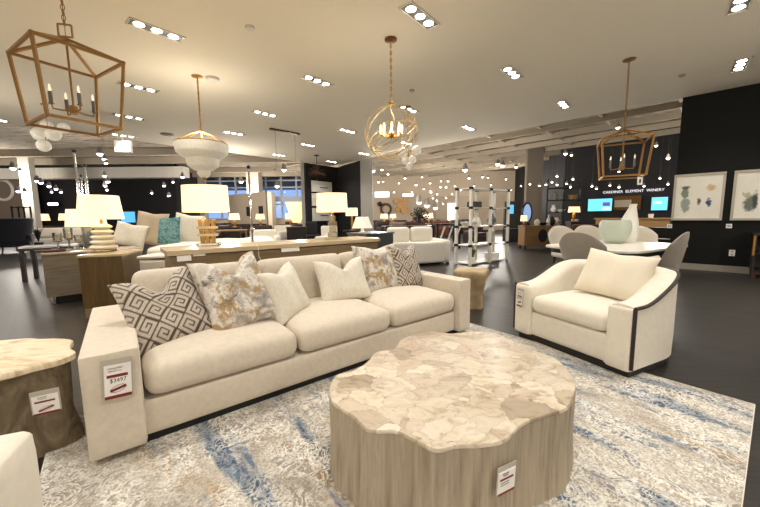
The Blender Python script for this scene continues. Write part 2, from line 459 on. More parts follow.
def pillow(name, lab, m, loc, w, h, t, rz, tilt, roll=0.0, chop=0.0, fn=None, n=40, group=None, ears=.10, seed=0, cat='pillow'):
    mb, cols = pillow_mesh(w, h, t, chop, n, fn, ears, seed)
    o = mb.obj(name, m, angle=180)
    if fn:
        at_ = o.data.color_attributes.new('pattern', 'FLOAT_COLOR', 'POINT')
        for i, c in enumerate(cols): at_.data[i].color = (c, c, c, 1)
    o.matrix_world = basis(loc, rz, tilt, roll)
    return tag(o, lab, cat, group)

# key-fret pattern on a lattice of diamonds
_T = 12.0
_D = [(0, 0, 12, 1), (0, 0, 1, 12), (3, 3, 12, 4), (3, 3, 4, 9.6), (3, 8.8, 9.4, 9.7), (8.6, 6, 9.5, 9.7), (6, 6, 9.4, 6.9), (11.2, 3, 12, 12)]
def fret(x, y, cells=4.6):
    def hit(px, py):
        a, b = (px + py) * .7071 * cells, (px - py) * .7071 * cells + 50
        ia, ib = math.floor(a), math.floor(b); a = (a - ia) * _T; b = (b - ib) * _T
        if (ia + ib) % 2: a, b = b, a
        for x0, y0, x1, y1 in _D:
            if x0 <= a < x1 and y0 <= b < y1: return 1
        return 0
    e = .003; return sum(hit(x + dx, y + dy) for dx in (-e, e) for dy in (-e, e)) / 4

k = Nt('fret_pattern_velvet'); at_ = k.n('ShaderNodeVertexColor', layer_name='pattern'); f, _ = k.noise(k.coords(), 90, 3)
k.base(k.mix(k.math('SMOOTH_MIN', 1.0, at_.outputs['Color']) if False else at_.outputs['Color'], k.ramp(f, [(.3, '#b3a798'), (.7, '#cdc3b5')]), lin('#4a3f37')))
k.b.inputs['Roughness'].default_value = .85; k.b.inputs['Sheen Weight'].default_value = .2; k.bump(f, .2, .003); FRETM = k.m
def marble_fabric(name, off, gold):
    k = Nt(name); tc = k.n('ShaderNodeTexCoord'); mp = k.n('ShaderNodeMapping'); mp.inputs['Location'].default_value = off; k.l(tc.outputs['Object'], mp.inputs['Vector']); v = mp.outputs['Vector']
    f, _ = k.noise(v, 8.5, 8, .7, .6); c = k.ramp(f, [(.38, '#8f8984'), (.46, '#bfb8b0'), (.52, '#e6e0d6'), (.62, '#c8c0b5')])
    mp2 = k.n('ShaderNodeMapping'); mp2.inputs['Location'].default_value = (3.3, 1.7, off[0]); mp2.inputs['Scale'].default_value = (1, 1, .8); k.l(v, mp2.inputs['Vector'])
    g, _ = k.noise(mp2.outputs['Vector'], 6.5, 9, .74, .3); c = k.mix(k.ramp(g, [(gold, (0, 0, 0)), (gold + .06, (1, 1, 1))]), c, lin('#a88c60'))
    mp3 = k.n('ShaderNodeMapping'); mp3.inputs['Location'].default_value = (8.3, off[1] + 4, 2); k.l(v, mp3.inputs['Vector'])
    h, _ = k.noise(mp3.outputs['Vector'], 7, 8, .7, .6); c = k.mix(k.ramp(h, [(.6, (0, 0, 0)), (.66, (1, 1, 1))]), c, lin('#6f665d'))
    k.base(c); k.b.inputs['Roughness'].default_value = .75; f2, _ = k.noise(v, 220, 2); k.bump(f2, .2, .003); return k.m
MARB1 = marble_fabric('gold_marbled_velvet', (0.2, 0, 0.1), .52)
MARB2 = marble_fabric('gold_speckled_velvet', (5.1, 2, 1.3), .53)

# ---------------------------------------------------------------- sofa
SY = radians(38.4); SO = Vector((-1.38, 1.47, 0))
RZ = .014       # rug thickness
def SW(l, n, z=0.0): return SO + Vector((cos(SY) * l - sin(SY) * n, sin(SY) * l + cos(SY) * n, z))
sofa = thing('sofa', 'long cream three-cushion track-arm sofa standing on the edge of the patterned rug', 'sofa', (SO.x, SO.y, RZ), SY)
L_, D_ = 2.9, 1.12
mb = MB(); mb.rbox((L_ / 2 + .015, .56, .142), (L_ - .36, 1.06, .195), .014, k=6); mb.obj('base', CREAM, sofa)
MB().box((L_ / 2, .57, .026), (L_ - .06, 1.03, .052)).obj('recessed_plinth', BLACK, sofa, smooth=False)  # black plinth set back to draw the dark shadow gap under the base
for x in (.1, L_ - .1):
    (MB().rbox((.086, D_ / 2 - .012, .294), (.232, D_ + .02, .52), .014, k=8) if x < 1 else MB().rbox((2.826, D_ / 2 - .012, .294), (.176, D_ + .02, .52), .014, k=8)).obj('arm', CREAM, sofa)
MB().rbox((L_ / 2, 1.02, .4), (L_ - .41, .2, .66), .035, k=8).obj('back', CREAM, sofa)
cw = .83
for i in range(3):
    cw = .865 if i == 0 else .83; x = (.6375, 1.485, 2.315)[i]
    MB().rbox((x, .40, .335), (cw - .006, .80, .185), .075, crown=.045, k=14).obj('seat_cushion', CREAM, sofa)
    R = Matrix.Rotation(radians(-11), 3, 'X')
    def fb(p, R=R):
        g = max(0, 1 - (p.x / (cw / 2)) ** 2) * max(0, 1 - (p.z / .24) ** 2)
        if p.y < 0: p = Vector((p.x, p.y - .03 * g, p.z))
        return R @ p
    MB().rbox((x, .84, .605), (cw - .006, .2, .44), .07, k=12, fn=fb).obj('back_cushion', CREAM, sofa)


pillow('fret_pillow', 'taupe fret-patterned pillow propped large against the near left sofa arm', FRETM, SW(.42, .31, .405), .47, .53, .18, SY + radians(2), radians(33), radians(-11), chop=.13, fn=lambda x, y: fret(x, y, 4.4), n=130, seed=1)
pillow('marbled_pillow', 'gold and grey marbled pillow beside the near left fret pillow', MARB1, SW(.84, .29, .43), .49, .58, .2, SY + radians(6), radians(31), radians(-7), chop=.16, seed=2)
pillow('ivory_pillow', 'plain ivory pillow turned sideways beside the nearer marbled pillow', IVORYP, SW(1.22, .38, .415), .43, .44, .17, SY + radians(30), radians(24), radians(-6), chop=.05, seed=3)
pillow('ivory_pillow', 'plain ivory pillow slumped in the middle of the sofa back', IVORYP, SW(1.75, .45, .425), .53, .43, .18, SY + radians(-3), radians(26), radians(-1), chop=.10, seed=4)
pillow('marbled_pillow', 'gold speckled white pillow leaning near the far right sofa arm', MARB2, SW(2.24, .55, .42), .57, .52, .18, SY + radians(0), radians(20), radians(1), chop=.03, seed=5)
pillow('fret_pillow', 'taupe fret-patterned pillow tucked against the far right sofa arm', FRETM, SW(2.58, .50, .42), .40, .50, .16, SY + radians(4), radians(20), radians(2), chop=.08, fn=lambda x, y: fret(x, y, 4.1), n=110, seed=6)

# ---------------------------------------------------------------- rug
k = Nt('distressed_rug'); RYAW = radians(39.5)
v = k.coords((1, 1, 1))
bgf, _ = k.noise(v, 1.5, 6, .6, .5)
base = k.ramp(bgf, [(.3, '#8d8377'), (.45, '#a79d90'), (.58, '#c3baac'), (.75, '#d0c8ba')])
# curly ivory scrollwork, worn away in patches
cu, _ = k.noise(v, 11, 2, .5, 3.0); cu2, _ = k.noise(v, 30, 2, .55, 1.4)
scroll = k.math('MAXIMUM', k.ramp(cu, [(.44, (0, 0, 0)), (.48, (1, 1, 1)), (.56, (1, 1, 1)), (.60, (0, 0, 0))]), k.ramp(cu2, [(.52, (0, 0, 0)), (.58, (.9, .9, .9))]))
wear, _ = k.noise(k.coords((1.6, .7, 1)), 2.4, 6, .7); wr = k.ramp(wear, [(.36, (.12, .12, .12)), (.56, (1, 1, 1))])
gf, _ = k.noise(k.coords((1.3, .5, 1)), 2.3, 6, .65); base = k.mix(k.ramp(gf, [(.54, (0, 0, 0)), (.66, (.85, .85, .85))]), base, lin('#a5854f'))
# blue streaks run across the rug's short way
sf, _ = k.noise(k.coords((2.9, .42, 1)), 1.9, 8, .66, .3); fr, _ = k.noise(k.coords(), 34, 4, .7)
bl, _ = k.noise(k.coords(), 3, 3); blue = k.ramp(bl, [(.35, '#5f7d9a'), (.5, '#35506f'), (.65, '#74889a')])
base = k.mix(k.ramp(sf, [(.50, (0, 0, 0)), (.60, (1, 1, 1))]), base, blue)
keep = k.math('SUBTRACT', 1.0, k.math('MULTIPLY', k.ramp(sf, [(.55, (0, 0, 0)), (.66, (1, 1, 1))]), .65))
c = k.mix(k.math('MULTIPLY', k.math('MULTIPLY', scroll, wr), keep), base, lin('#efebe1'))
pf, _ = k.noise(k.coords((1, 1, 1)), 110, 2); c = k.mix(.5, c, k.ramp(pf, [(.32, '#7d776e'), (.62, '#ffffff')]), 'MULTIPLY')
k.base(c); k.b.inputs['Roughness'].default_value = .95; k.b.inputs['Sheen Weight'].default_value = .1
pb, _ = k.noise(v, 160, 3); k.bump(k.math('ADD', pb, k.math('MULTIPLY', scroll, .8)), .5, .006)
rug = MB().rbox((-1.68, 1.28, RZ / 2), (3.36, 2.62, RZ), .004, k=2).obj('rug', k.m, loc=(2.31, 1.95, 0), rot=RYAW)
tag(rug, 'distressed ivory and taupe rug with blue streaks under the sofa and drum table', 'rug')
rb = MB()
rb.tube([(0, -.02, RZ * .55), (0, 2.58, RZ * .55)], .004, 6); rb.tube([(-3.36, -.02, RZ * .55), (-3.36, 2.58, RZ * .55)], .004, 6)
rb.tube([(-3.36, -.03, RZ * .55), (0, -.03, RZ * .55)], .004, 6); rb.tube([(-3.36, 2.59, RZ * .55), (0, 2.59, RZ * .55)], .004, 6)
rb.obj('binding', M('rug_binding', '#d9d2c6', .9), rug)

# ---------------------------------------------------------------- drum coffee table
def smooth_closed(pts, n=8):
    out = []; m = len(pts)
    for i in range(m):
        p0, p1, p2, p3 = (Vector(pts[(i + d) % m]) for d in (-1, 0, 1, 2))
        for j in range(n):
            t = j / n
            out.append(.5 * ((2 * p1) + (p2 - p0) * t + (2 * p0 - 5 * p1 + 4 * p2 - p3) * t * t + (3 * p1 - p0 - 3 * p2 + p3) * t ** 3))
    return out
TOPZ = .40
tp = [(328, 393), (334, 376), (351, 371), (366, 362), (376, 352), (394, 348), (403, 338), (428, 331), (452, 333), (475, 331), (500, 334), (526, 347), (556, 358), (573, 375), (577, 388), (569, 407), (550, 414), (524, 424), (506, 440), (482, 445), (458, 446), (436, 450), (414, 440), (394, 431), (368, 430), (352, 416), (335, 405)]
tw = [at(u, v, TOPZ) for u, v in tp]
cx, cy = sum(p.x for p in tw) / len(tw), sum(p.y for p in tw) / len(tw)
out = smooth_closed([(p.x - cx, p.y - cy, 0) for p in tw], 8)
table = thing('coffee_table', 'big tree-trunk drum coffee table with pieced fossil-wood top on the rug', 'coffee table', (cx, cy, RZ), 0)
k = Nt('pieced_fossil_wood'); v = k.coords((1, 1.25, 1), (0, 0, .5))
nz, nc = k.noise(v, 4.5, 4, .6); vm = k.mix(.2, v, nc)
vo = k.n('ShaderNodeTexVoronoi'); vo.inputs['Scale'].default_value = 9; k.l(vm, vo.inputs['Vector'])
ve = k.n('ShaderNodeTexVoronoi', feature='DISTANCE_TO_EDGE'); ve.inputs['Scale'].default_value = 9; k.l(vm, ve.inputs['Vector'])
sp = k.n('ShaderNodeSeparateColor'); k.l(vo.outputs['Color'], sp.inputs['Color'])
c = k.ramp(sp.outputs[0], [(0, '#a59684'), (.15, '#cabda9'), (.4, '#ddd3c2'), (.6, '#c7b6a5'), (.8, '#e2dacb'), (1, '#b7a793')])
add = k.n('ShaderNodeVectorMath', operation='ADD'); k.l(v, add.inputs[0]); k.l(vo.outputs['Color'], add.inputs[1])
nd_ = k.n('ShaderNodeTexNoise'); nd_.inputs['Scale'].default_value = 7; nd_.inputs['Detail'].default_value = 7; nd_.inputs['Roughness'].default_value = .6; nd_.inputs['Distortion'].default_value = 1.6; k.l(add.outputs[0], nd_.inputs['Vector'])
c = k.mix(.7, c, k.ramp(nd_.outputs['Fac'], [(.33, '#ab9780'), (.46, '#efe8db'), (.6, '#fffefa'), (.7, '#d9cab6')]), 'MULTIPLY')
f2, _ = k.noise(v, 13, 4, .6, .4); c = k.mix(k.ramp(f2, [(.66, (0, 0, 0)), (.71, (.75, .75, .75))]), c, lin('#7d6046'))
c = k.mix(k.ramp(ve.outputs['Distance'], [(.0, (.7, .7, .7)), (.02, (.25, .25, .25)), (.05, (0, 0, 0))]), c, lin('#86705a'))
k.base(c); k.b.inputs['Roughness'].default_value = .42; k.bump(k.ramp(ve.outputs['Distance'], [(0, (0, 0, 0)), (.05, (1, 1, 1))]), .25, .004); FOSSIL = k.m
k = Nt('fluted_bark_trunk'); v = k.coords((16, 16, 1.1)); f, _ = k.noise(v, 1.6, 7, .62, .3)
k.base(k.ramp(f, [(.25, '#7c6f5e'), (.42, '#a0937f'), (.55, '#b3a691'), (.68, '#968a79'), (.8, '#8d8168')])); k.b.inputs['Roughness'].default_value = .7; k.bump(f, .6, .012); BARK = k.m
n = len(out); zs = [(-0.0, 1.0), (.03, .995), (.18, .985), (.33, .988), (.369, .987)]
vs, fs = [], []
for zi, (z, sc) in enumerate(zs):
    for i, p in enumerate(out):
        fl = 1 + .006 * sin(i * 1.9) + .004 * noise.noise((p.x * 9, p.y * 9, z * 2))
        vs.append((p.x * sc * fl, p.y * sc * fl, z))
for zi in range(len(zs) - 1):
    for i in range(n): fs.append((zi * n + i, zi * n + (i + 1) % n, (zi + 1) * n + (i + 1) % n, (zi + 1) * n + i))
fs += [tuple(range(n))[::-1], tuple(range((len(zs) - 1) * n, len(zs) * n))]
MB().add(vs, fs).obj('trunk', BARK, table, angle=60)
vs, fs = [], []
for z, sc in ((.368, .982), (.371, .990), (.382, .990), (.386, .984)):
    for p in out: vs.append((p.x * sc, p.y * sc, z))
for zi in range(3):
    for i in range(n): fs.append((zi * n + i, zi * n + (i + 1) % n, (zi + 1) * n + (i + 1) % n, (zi + 1) * n + i))
fs += [tuple(range(n))[::-1], tuple(range(3 * n, 4 * n))]
MB().add(vs, fs).obj('top', FOSSIL, table, angle=50)

# ---------------------------------------------------------------- price tags
def price_tag(lab, mat_w, w, h, price=None, stamp=True, text_top=True, group='hanging price tags'):
    """local: x across, z up, front at -y, origin at the card's centre"""
    t = thing('price_tag', lab, 'price tag', (0, 0, 0), 0, group)
    MB().box((0, .0025, .012), (w * 1.12, .0022, h * 1.2)).obj('sleeve', PLAST, t, smooth=False)
    MB().box((0, 0, 0), (w, .003, h)).obj('card', CARD, t, smooth=False)
    MB().box((0, -.0016, -h * .455), (w, .0016, h * .09)).obj('footer_band', CARDR, t, smooth=False)
    MB().box((-w * .02, -.0016, h * .17), (w * .78, .0016, h * .085)).obj('maroon_band', CARDR, t, smooth=False)
    rot = (pi / 2, 0, 0)
    for z, s_, tx in ((.40, .06, 'UPHOLSTERY'), (.32, .05, 'COLLECTION')):
        text(tx, h * s_, INK, t, (-w * .1, -.002, h * z), rot, 'print_line')
    if price: text(price, h * .17, INK, t, (0, -.002, h * .03), rot, 'price_print', sx=.9)
    if stamp:
        ring = MB(); ring.tube([(w * .28 * cos(a_), -.002, -h * .22 + h * .10 * sin(a_) + w * .06 * cos(a_)) for a_ in [2 * pi * i / 20 for i in range(20)]], h * .008, 4, closed=True)
        ring.box((0, -.002, -h * .22), (w * .62, .0012, h * .075), mat=Matrix.Rotation(-.28, 3, 'Y'))
        ring.obj('stamp', CARDR, t, smooth=False)
    else:
        for z in (.02, -.08): MB().box((-w * .12, -.0016, h * z), (w * .5, .001, h * .025)).obj('rule', INK, t, smooth=False)
    t.matrix_world = mat_w
    return t
def face(loc, yaw, lean=0.0, spin=0.0): return Matrix.Translation(loc) @ Matrix.Rotation(yaw, 4, 'Z') @ Matrix.Rotation(lean, 4, 'X') @ Matrix.Rotation(spin, 4, 'Y')
price_tag('maroon and white price tag hung on the near left arm front of the sofa', face(SW(.108, -.036, .425), SY, 0, .05), .103, .165, '$3497')
price_tag('small price tag hung on the bark side of the drum coffee table', face((0, 0, 0), 0), .088, .086, None, False)
tt = bpy.data.objects['price_tag.001']
pN = at(503, 479, .2)
# nearest outline point of the trunk to the tag's ray
r_ = ray(503, 479); best = None
for i in range(n):
    p = out[i]; X = Vector((p.x * .99 + cx, p.y * .99 + cy))
    s_ = abs(X.x * r_.y - X.y * r_.x) + (0 if X.y < cy else 9)
    if best is None or s_ < best[0]: best = (s_, X, i)
X = best[1]; q0, q1 = out[(best[2] - 9) % n], out[(best[2] + 9) % n]; tg = (q1 - q0).normalized()
if tg.x < 0: tg = -tg
tz = (r_.z / r_.y) * X.y + CH
nrm = Vector((tg.y, -tg.x, 0))
tt.matrix_world = face(Vector((X.x, X.y, tz)) + nrm * .012, atan2(tg.y, tg.x), 0, .06)

# ---------------------------------------------------------------- barrel armchair
AO = Vector((1.56, 2.70, 0)); AYAW = atan2(-.9, .43)
chair = thing('barrel_armchair', 'cream barrel-back swivel armchair with dark piping right of the drum table', 'armchair', AO, AYAW); chair.scale = (1.03, 1.03, 1.0)
hw, T_ = .5, .17
path = []
for i in range(9): path.append((-hw, .0 + .40 * i / 8))
for i in range(1, 28):
    a = pi - pi * i / 28; path.append((hw * cos(a), .40 + .50 * abs(sin(a)) ** .8))
for i in range(9): path.append((hw, .40 - .40 * i / 8))
m = len(path)
def hgt(i):
    x, y = path[i]; s_ = min(1, max(0, (y - .10) / .62)); s_ = s_ * s_ * (3 - 2 * s_)
    return .55 + .19 * s_
def inward(i):
    a = Vector(path[max(0, i - 1)]); b = Vector(path[min(m - 1, i + 1)]); t = (b - a).normalized()
    return Vector((t.y, -t.x))
vs, fs = [], []
for i, (x, y) in enumerate(path):
    nn = inward(i); h = hgt(i); zb = .075
    bulge = .0
    prof = [(0.0, zb), (-.004, .25), (-.002, h - .03), (.006, h - .008), (.03, h), (T_ * .55, h + .006), (T_ - .03, h - .006), (T_ - .004, h - .03), (T_, h - .07), (T_ + .01, zb)]
    for d, z in prof: vs.append((x + nn.x * d, y + nn.y * d, z))
K_ = len(prof)
for i in range(m - 1):
    for j in range(K_): fs.append((i * K_ + j, i * K_ + (j + 1) % K_, (i + 1) * K_ + (j + 1) % K_, (i + 1) * K_ + j))
fs += [tuple(range(K_)), tuple((m - 1) * K_ + j for j in range(K_))[::-1]]
MB().add(vs, fs).obj('barrel_shell', CREAM2, chair, angle=50)
# dark welt along outer top edge and down both front edges
wl = [Vector((path[0][0] - .004, -.004, .09)), Vector((path[0][0] - .004, -.004, .52))]
for i in range(m):
    nn = inward(i); wl.append(Vector((path[i][0] - nn.x * .004 , path[i][1] - nn.y * .004, hgt(i) - .012)))
wl += [Vector((hw + .004, -.004, .52)), Vector((hw + .004, -.004, .09))]
MB().tube(wl, .013, 8).obj('piping', M('dark_brown_piping', '#231a16', .5), chair)
for x in (-hw + .085, hw - .085):
    MB().rbox((x, .06, .30), (.165, .16, .47), .02, k=6).obj('arm_front', CREAM2, chair)
MB().rbox((0, .10, .185), (hw * 2 - .33, .18, .22), .015, k=6).obj('front_rail', CREAM2, chair)
MB().rbox((0, .33, .375), (hw * 2 - .345, .70, .155), .06, crown=.035, k=14).obj('seat_cushion', CREAM2, chair)
pl = [(p[0] * .95, p[1] * .95 + .03) for p in path]
MB().prism(pl, .004, .08).obj('plinth', DARKW, chair, smooth=False)
R_ = Matrix.Rotation(AYAW, 4, 'Z')
def AWp(x, y, z): return AO + (R_ @ Vector((x, y, z)))
pillow('lumbar_pillow', 'ivory pillow propped on the seat of the barrel armchair', M('ivory_cotton', '#ebe2cf', .9, bump=.2, bscale=200), AWp(.09, .39, .48), .56, .43, .17, AYAW + radians(6), radians(26), radians(5), chop=.015, seed=9, ears=.07)
price_tag('price tag hung on the left front edge of the barrel armchair', face(AWp(-.445, -.03, .40), AYAW, 0, .04), .062, .15, '$1897')

# ---------------------------------------------------------------- organic side table at the left
SX, SYc = -2.06, 1.61
ol = []
for i in range(26):
    a = 2 * pi * i / 26; r = .34 * (1 + .10 * sin(3 * a + .5) + .06 * sin(5 * a + 1.9) + .05 * sin(8 * a))
    ol.append((r * 1.06 * cos(a), r * .92 * sin(a), 0))
ol = smooth_closed(ol, 4); n2 = len(ol)
st_ = thing('root_side_table', 'carved tree-root side table with pale live-edge top left of the sofa arm', 'side table', (SX, SYc, 0))
vs, fs = [], []
zz = [(0, .98, 0), (.08, .95, .1), (.2, .92, .35), (.32, .93, .6), (.42, .96, .85), (.455, .98, 1)]
for zi, (z, sc, tw_) in enumerate(zz):
    for i, p in enumerate(ol):
        a = 2 * pi * i / n2; w_ = 1 + .06 * sin(6 * a + tw_ * 2.5) * (1 - abs(z - .22) / .6) + .05 * noise.noise((p.x * 6, p.y * 6, z * 5))
        vs.append((p.x * sc * w_, p.y * sc * w_, z))
for zi in range(len(zz) - 1):
    for i in range(n2): fs.append((zi * n2 + i, zi * n2 + (i + 1) % n2, (zi + 1) * n2 + (i + 1) % n2, (zi + 1) * n2 + i))
fs += [tuple(range(n2))[::-1], tuple(range((len(zz) - 1) * n2, len(zz) * n2))]
k = Nt('carved_root_wood'); f, _ = k.noise(k.coords((3, 3, 1.4), (0, .3, 0)), 3, 7, .6, 1.5)
k.base(k.ramp(f, [(.3, '#4a3f30'), (.5, '#71634d'), (.68, '#8f8068')])); k.b.inputs['Roughness'].default_value = .6; k.bump(f, .6, .02); ROOT = k.m
MB().add(vs, fs).obj('root_base', ROOT, st_, angle=60)
k = Nt('bleached_root_top'); f, _ = k.noise(k.coords((1.2, 5, 1), (0, 0, .5)), 3.4, 7, .6, 1.4)
k.base(k.ramp(f, [(.3, '#bda27c'), (.48, '#e0d0b2'), (.7, '#eadfc8')])); k.b.inputs['Roughness'].default_value = .5; k.bump(f, .2, .006)
vs, fs = [], []
for z, sc in ((.452, .98), (.46, 1.03), (.488, 1.03), (.496, 1.0)):
    for p in ol: vs.append((p.x * sc, p.y * sc, z + (.006 * noise.noise((p.x * 5, p.y * 5, 0)) if z > .46 else 0)))
for zi in range(3):
    for i in range(n2): fs.append((zi * n2 + i, zi * n2 + (i + 1) % n2, (zi + 1) * n2 + (i + 1) % n2, (zi + 1) * n2 + i))
fs += [tuple(range(n2))[::-1], tuple(range(3 * n2, 4 * n2))]
MB().add(vs, fs).obj('live_edge_top', k.m, st_, angle=50)
pt_ = aty(46, 404, 1.352)
price_tag('price tag hung on the front of the carved root side table', face(pt_, radians(30), 0, -.02), .085, .085, None, True)

# carved stool past the far sofa arm
p = at(474, 311)
stl = thing('carved_stool', 'carved beige organic stool just past the far right sofa arm', 'stool', (p.x + .02, p.y + .22, 0), .4)
vs, fs = [], []; zz = [(0, .8), (.1, .78), (.22, .8), (.36, 1.0), (.45, 1.12), (.49, 1.12), (.5, 1.06)]
for z, sc in zz:
    for i in range(32):
        a = 2 * pi * i / 32; r = .2 * sc * (1 + .10 * sin(4 * a + z * 4) + .05 * sin(7 * a))
        vs.append((r * cos(a), r * sin(a), z))
for zi in range(len(zz) - 1):
    for i in range(32): fs.append((zi * 32 + i, zi * 32 + (i + 1) % 32, (zi + 1) * 32 + (i + 1) % 32, (zi + 1) * 32 + i))
fs += [tuple(range(32))[::-1], tuple(range((len(zz) - 1) * 32, len(zz) * 32))]
MB().add(vs, fs).obj('stool_body', M('carved_pale_wood', '#b09a78', .6, var=.25, vscale=9, bump=.5, bscale=20), stl, angle=60)

# armchair corner at the lower left
CY = radians(23)
ch2 = thing('club_chair', 'cream club chair whose arm end shows at the lower left corner', 'armchair', (-1.03, .91, 0), CY)
MB().rbox((-.42, .0 - .10, .315), (.86, .2, .57), .035, k=8).obj('arm', CREAM2, ch2)
MB().rbox((-.42, -.92, .315), (.86, .2, .57), .035, k=8).obj('arm', CREAM2, ch2)
MB().rbox((-.40, -.51, .16), (.80, .62, .24), .02, k=6).obj('base', CREAM2, ch2)
MB().rbox((-.36, -.51, .355), (.76, .62, .16), .07, crown=.05, k=12).obj('seat_cushion', CREAM2, ch2)
MB().rbox((-.90, -.51, .42), (.2, 1.02, .76), .06, k=8).obj('back', CREAM2, ch2)
for x in (-.06, -.8):
    for y in (-.1, -.92): MB().box((x, y, .015), (.06, .06, .03)).obj('foot', DARKW, ch2, smooth=False)
# ---------------------------------------------------------------- lamps
def drum(r0, r1, h, n=36, t=.004):
    return [(r0, 0), (r1, h), (r1 - t, h), (r0 - t, 0), (r0, 0)]
def shade(parent, r0, r1, h, z, m=SHADE, sx=1.0, sy=1.0, name='lamp_shade'):
    mb = MB(); n = 40
    pr = drum(r0, r1, h); 
    mb.lathe([(pr[0][0], z), (pr[1][0], z + h), (pr[2][0], z + h), (pr[3][0], z), (pr[0][0], z)], n, (0, 0, 0), 0, sx, sy)
    # pale lining disc part-way up keeps the top from reading hollow
    return mb.obj(name, m, parent, angle=60)
def harp(parent, z0, z1, r):
    mb = MB(); mb.tube([(0, 0, z0), (0, 0, z1)], .006, 6)
    mb.tube([(-r, 0, z1 - .01), (r, 0, z1 - .01)], .003, 5); mb.tube([(0, -r, z1 - .01), (0, r, z1 - .01)], .003, 5)
    mb.sphere((0, 0, z1 + .012), .014, 10, 6); mb.obj('harp', BRASS, parent)
    MB().sphere((0, 0, (z0 + z1) / 2), .03, 10, 8).obj('bulb', BULB, parent)

# bronze end table + ribbed lamp
ety = radians(18); et0 = Vector((-3.61, 3.89, 0))
et = thing('end_table', 'boxy bronze end table with glossy honey top left of the sofa back', 'end table', et0, ety)
MB().box((.22, .34, .44), (.44, .68, .62)).obj('case', BRONZEW, et, bevel=.006)
MB().box((.22, .34, .065), (.42, .66, .13)).obj('plinth', CONSOLEW, et, smooth=False)
MB().box((.22, .34, .765), (.455, .70, .03)).obj('top', STONETOP, et, bevel=.004)
p = et0 + Matrix.Rotation(ety, 3, 'Z') @ Vector((.10, .42, .78))
la = thing('table_lamp', 'lit drum-shade table lamp with stacked white ribbed base on the bronze end table', 'lamp', p, .2)
MB().box((0, 0, .015), (.2, .2, .03)).obj('acrylic_foot', GLASS, la, bevel=.004)
prof = []
for i in range(5):
    z0 = .03 + i * .066
    for t in range(9):
        a = pi * t / 8; prof.append((.105 + .045 * sin(a) - .010 * i, z0 + .066 * t / 8))
prof = [(.05, .03)] + prof + [(.03, .365)]
MB().lathe(prof, 36).obj('ribbed_base', M('white_ceramic', '#ece6d8', .25), la)
MB().lathe([(.014, .36), (.014, .45)], 12).obj('neck', BRASS, la)
shade(la, .245, .208, .305, .425); harp(la, .435, .72, .2)
lamp_pts = [p + Vector((0, 0, .45))]

# grey cabinet and what stands on it
gy = radians(45); g0 = Vector((-4.68, 4.51, 0))
def GW(x, y, z): return g0 + Matrix.Rotation(gy, 3, 'Z') @ Vector((x, y, z))
gc = thing('storage_cabinet', 'wide taupe cabinet on dark recessed base left of the bronze end table', 'cabinet', g0, gy)
MB().box((.56, .29, .415), (1.12, .58, .60)).obj('case', GREYWOOD, gc, bevel=.005)
MB().box((.56, .29, .7275), (1.14, .60, .025)).obj('top', M('pale_taupe_top', '#a2988a', .35), gc, bevel=.004)
MB().box((.56, .31, .06), (1.0, .48, .11)).obj('recessed_base', BLACK, gc, smooth=False)
for x in (.06, 1.06):
    MB().lathe([(.03, 0), (.034, .02), (.034, .09), (.03, .115)], 14, (x, .05, 0)).obj('caster', CHROME, gc)
la2 = thing('table_lamp', 'lit lamp with slim grey slab base half hidden behind the ribbed lamp shade', 'lamp', GW(.52, .30, .74), gy)
MB().box((0, 0, .19), (.085, .06, .37)).obj('slab_base', STEEL, la2, bevel=.004)
MB().box((0, 0, .012), (.16, .14, .024)).obj('foot', CHROME, la2, bevel=.003)
shade(la2, .25, .22, .26, .36); harp(la2, .37, .61, .215)
tr = tag(MB().lathe([(.0, 0), (.13, 0), (.15, .025), (.14, .028), (.12, .008), (.0, .008)], 24, sx=1.3).obj('serving_tray', REDWOOD, loc=GW(.10, .30, .741)), 'small reddish wooden tray lying on the taupe cabinet', 'tray')
for i, (x, y, h, lab) in enumerate(((.30, .34, .34, 'tallest clear glass candle holder on the taupe cabinet, nearest the lamp'), (.18, .44, .27, 'middle clear glass candle holder on the taupe cabinet'), (.42, .48, .22, 'shortest clear glass candle holder on the taupe cabinet'))):
    o = thing('candle_holder', lab, 'candle holder', GW(x, y, .741), 0, 'glass candle holders on the taupe cabinet')
    MB().lathe([(.06, 0), (.06, .012), (.012, .03), (.012, h * .45), (.05, h * .5), (.055, h), (.05, h), (.045, h * .54), (.001, h * .52)], 18).obj('glass_stem', GLASS, o)
    MB().lathe([(.001, h * .56), (.03, h * .56), (.03, h * .8), (.001, h * .8)], 12).obj('candle', M('candle_wax', '#efe4c8', .5), o)

# white nightstand and bed
ns = thing('nightstand', 'white three-drawer nightstand between the bronze end table and the bed', 'nightstand', (-2.93, 4.55, 0), radians(8))
MB().box((0, 0, .36), (.56, .44, .60)).obj('case', WHITEP, ns, bevel=.006)
MB().box((0, 0, .70), (.60, .48, .03)).obj('top', WHITEP, ns, bevel=.006)
for i in range(3):
    d_ = MB().box((0, -.225, .17 + .19 * i), (.52, .02, .17)).obj('drawer', M('washed_white_wood', '#d6cfc2', .5), ns, bevel=.004)
    MB().sphere((0, -.247, .17 + .19 * i), .014, 10, 8).obj('knob', BLACK, d_)
for x in (-.24, .24):
    for y in (-.18, .18): MB().box((x, y, .03), (.04, .04, .06)).obj('leg', BLACK, ns, smooth=False)

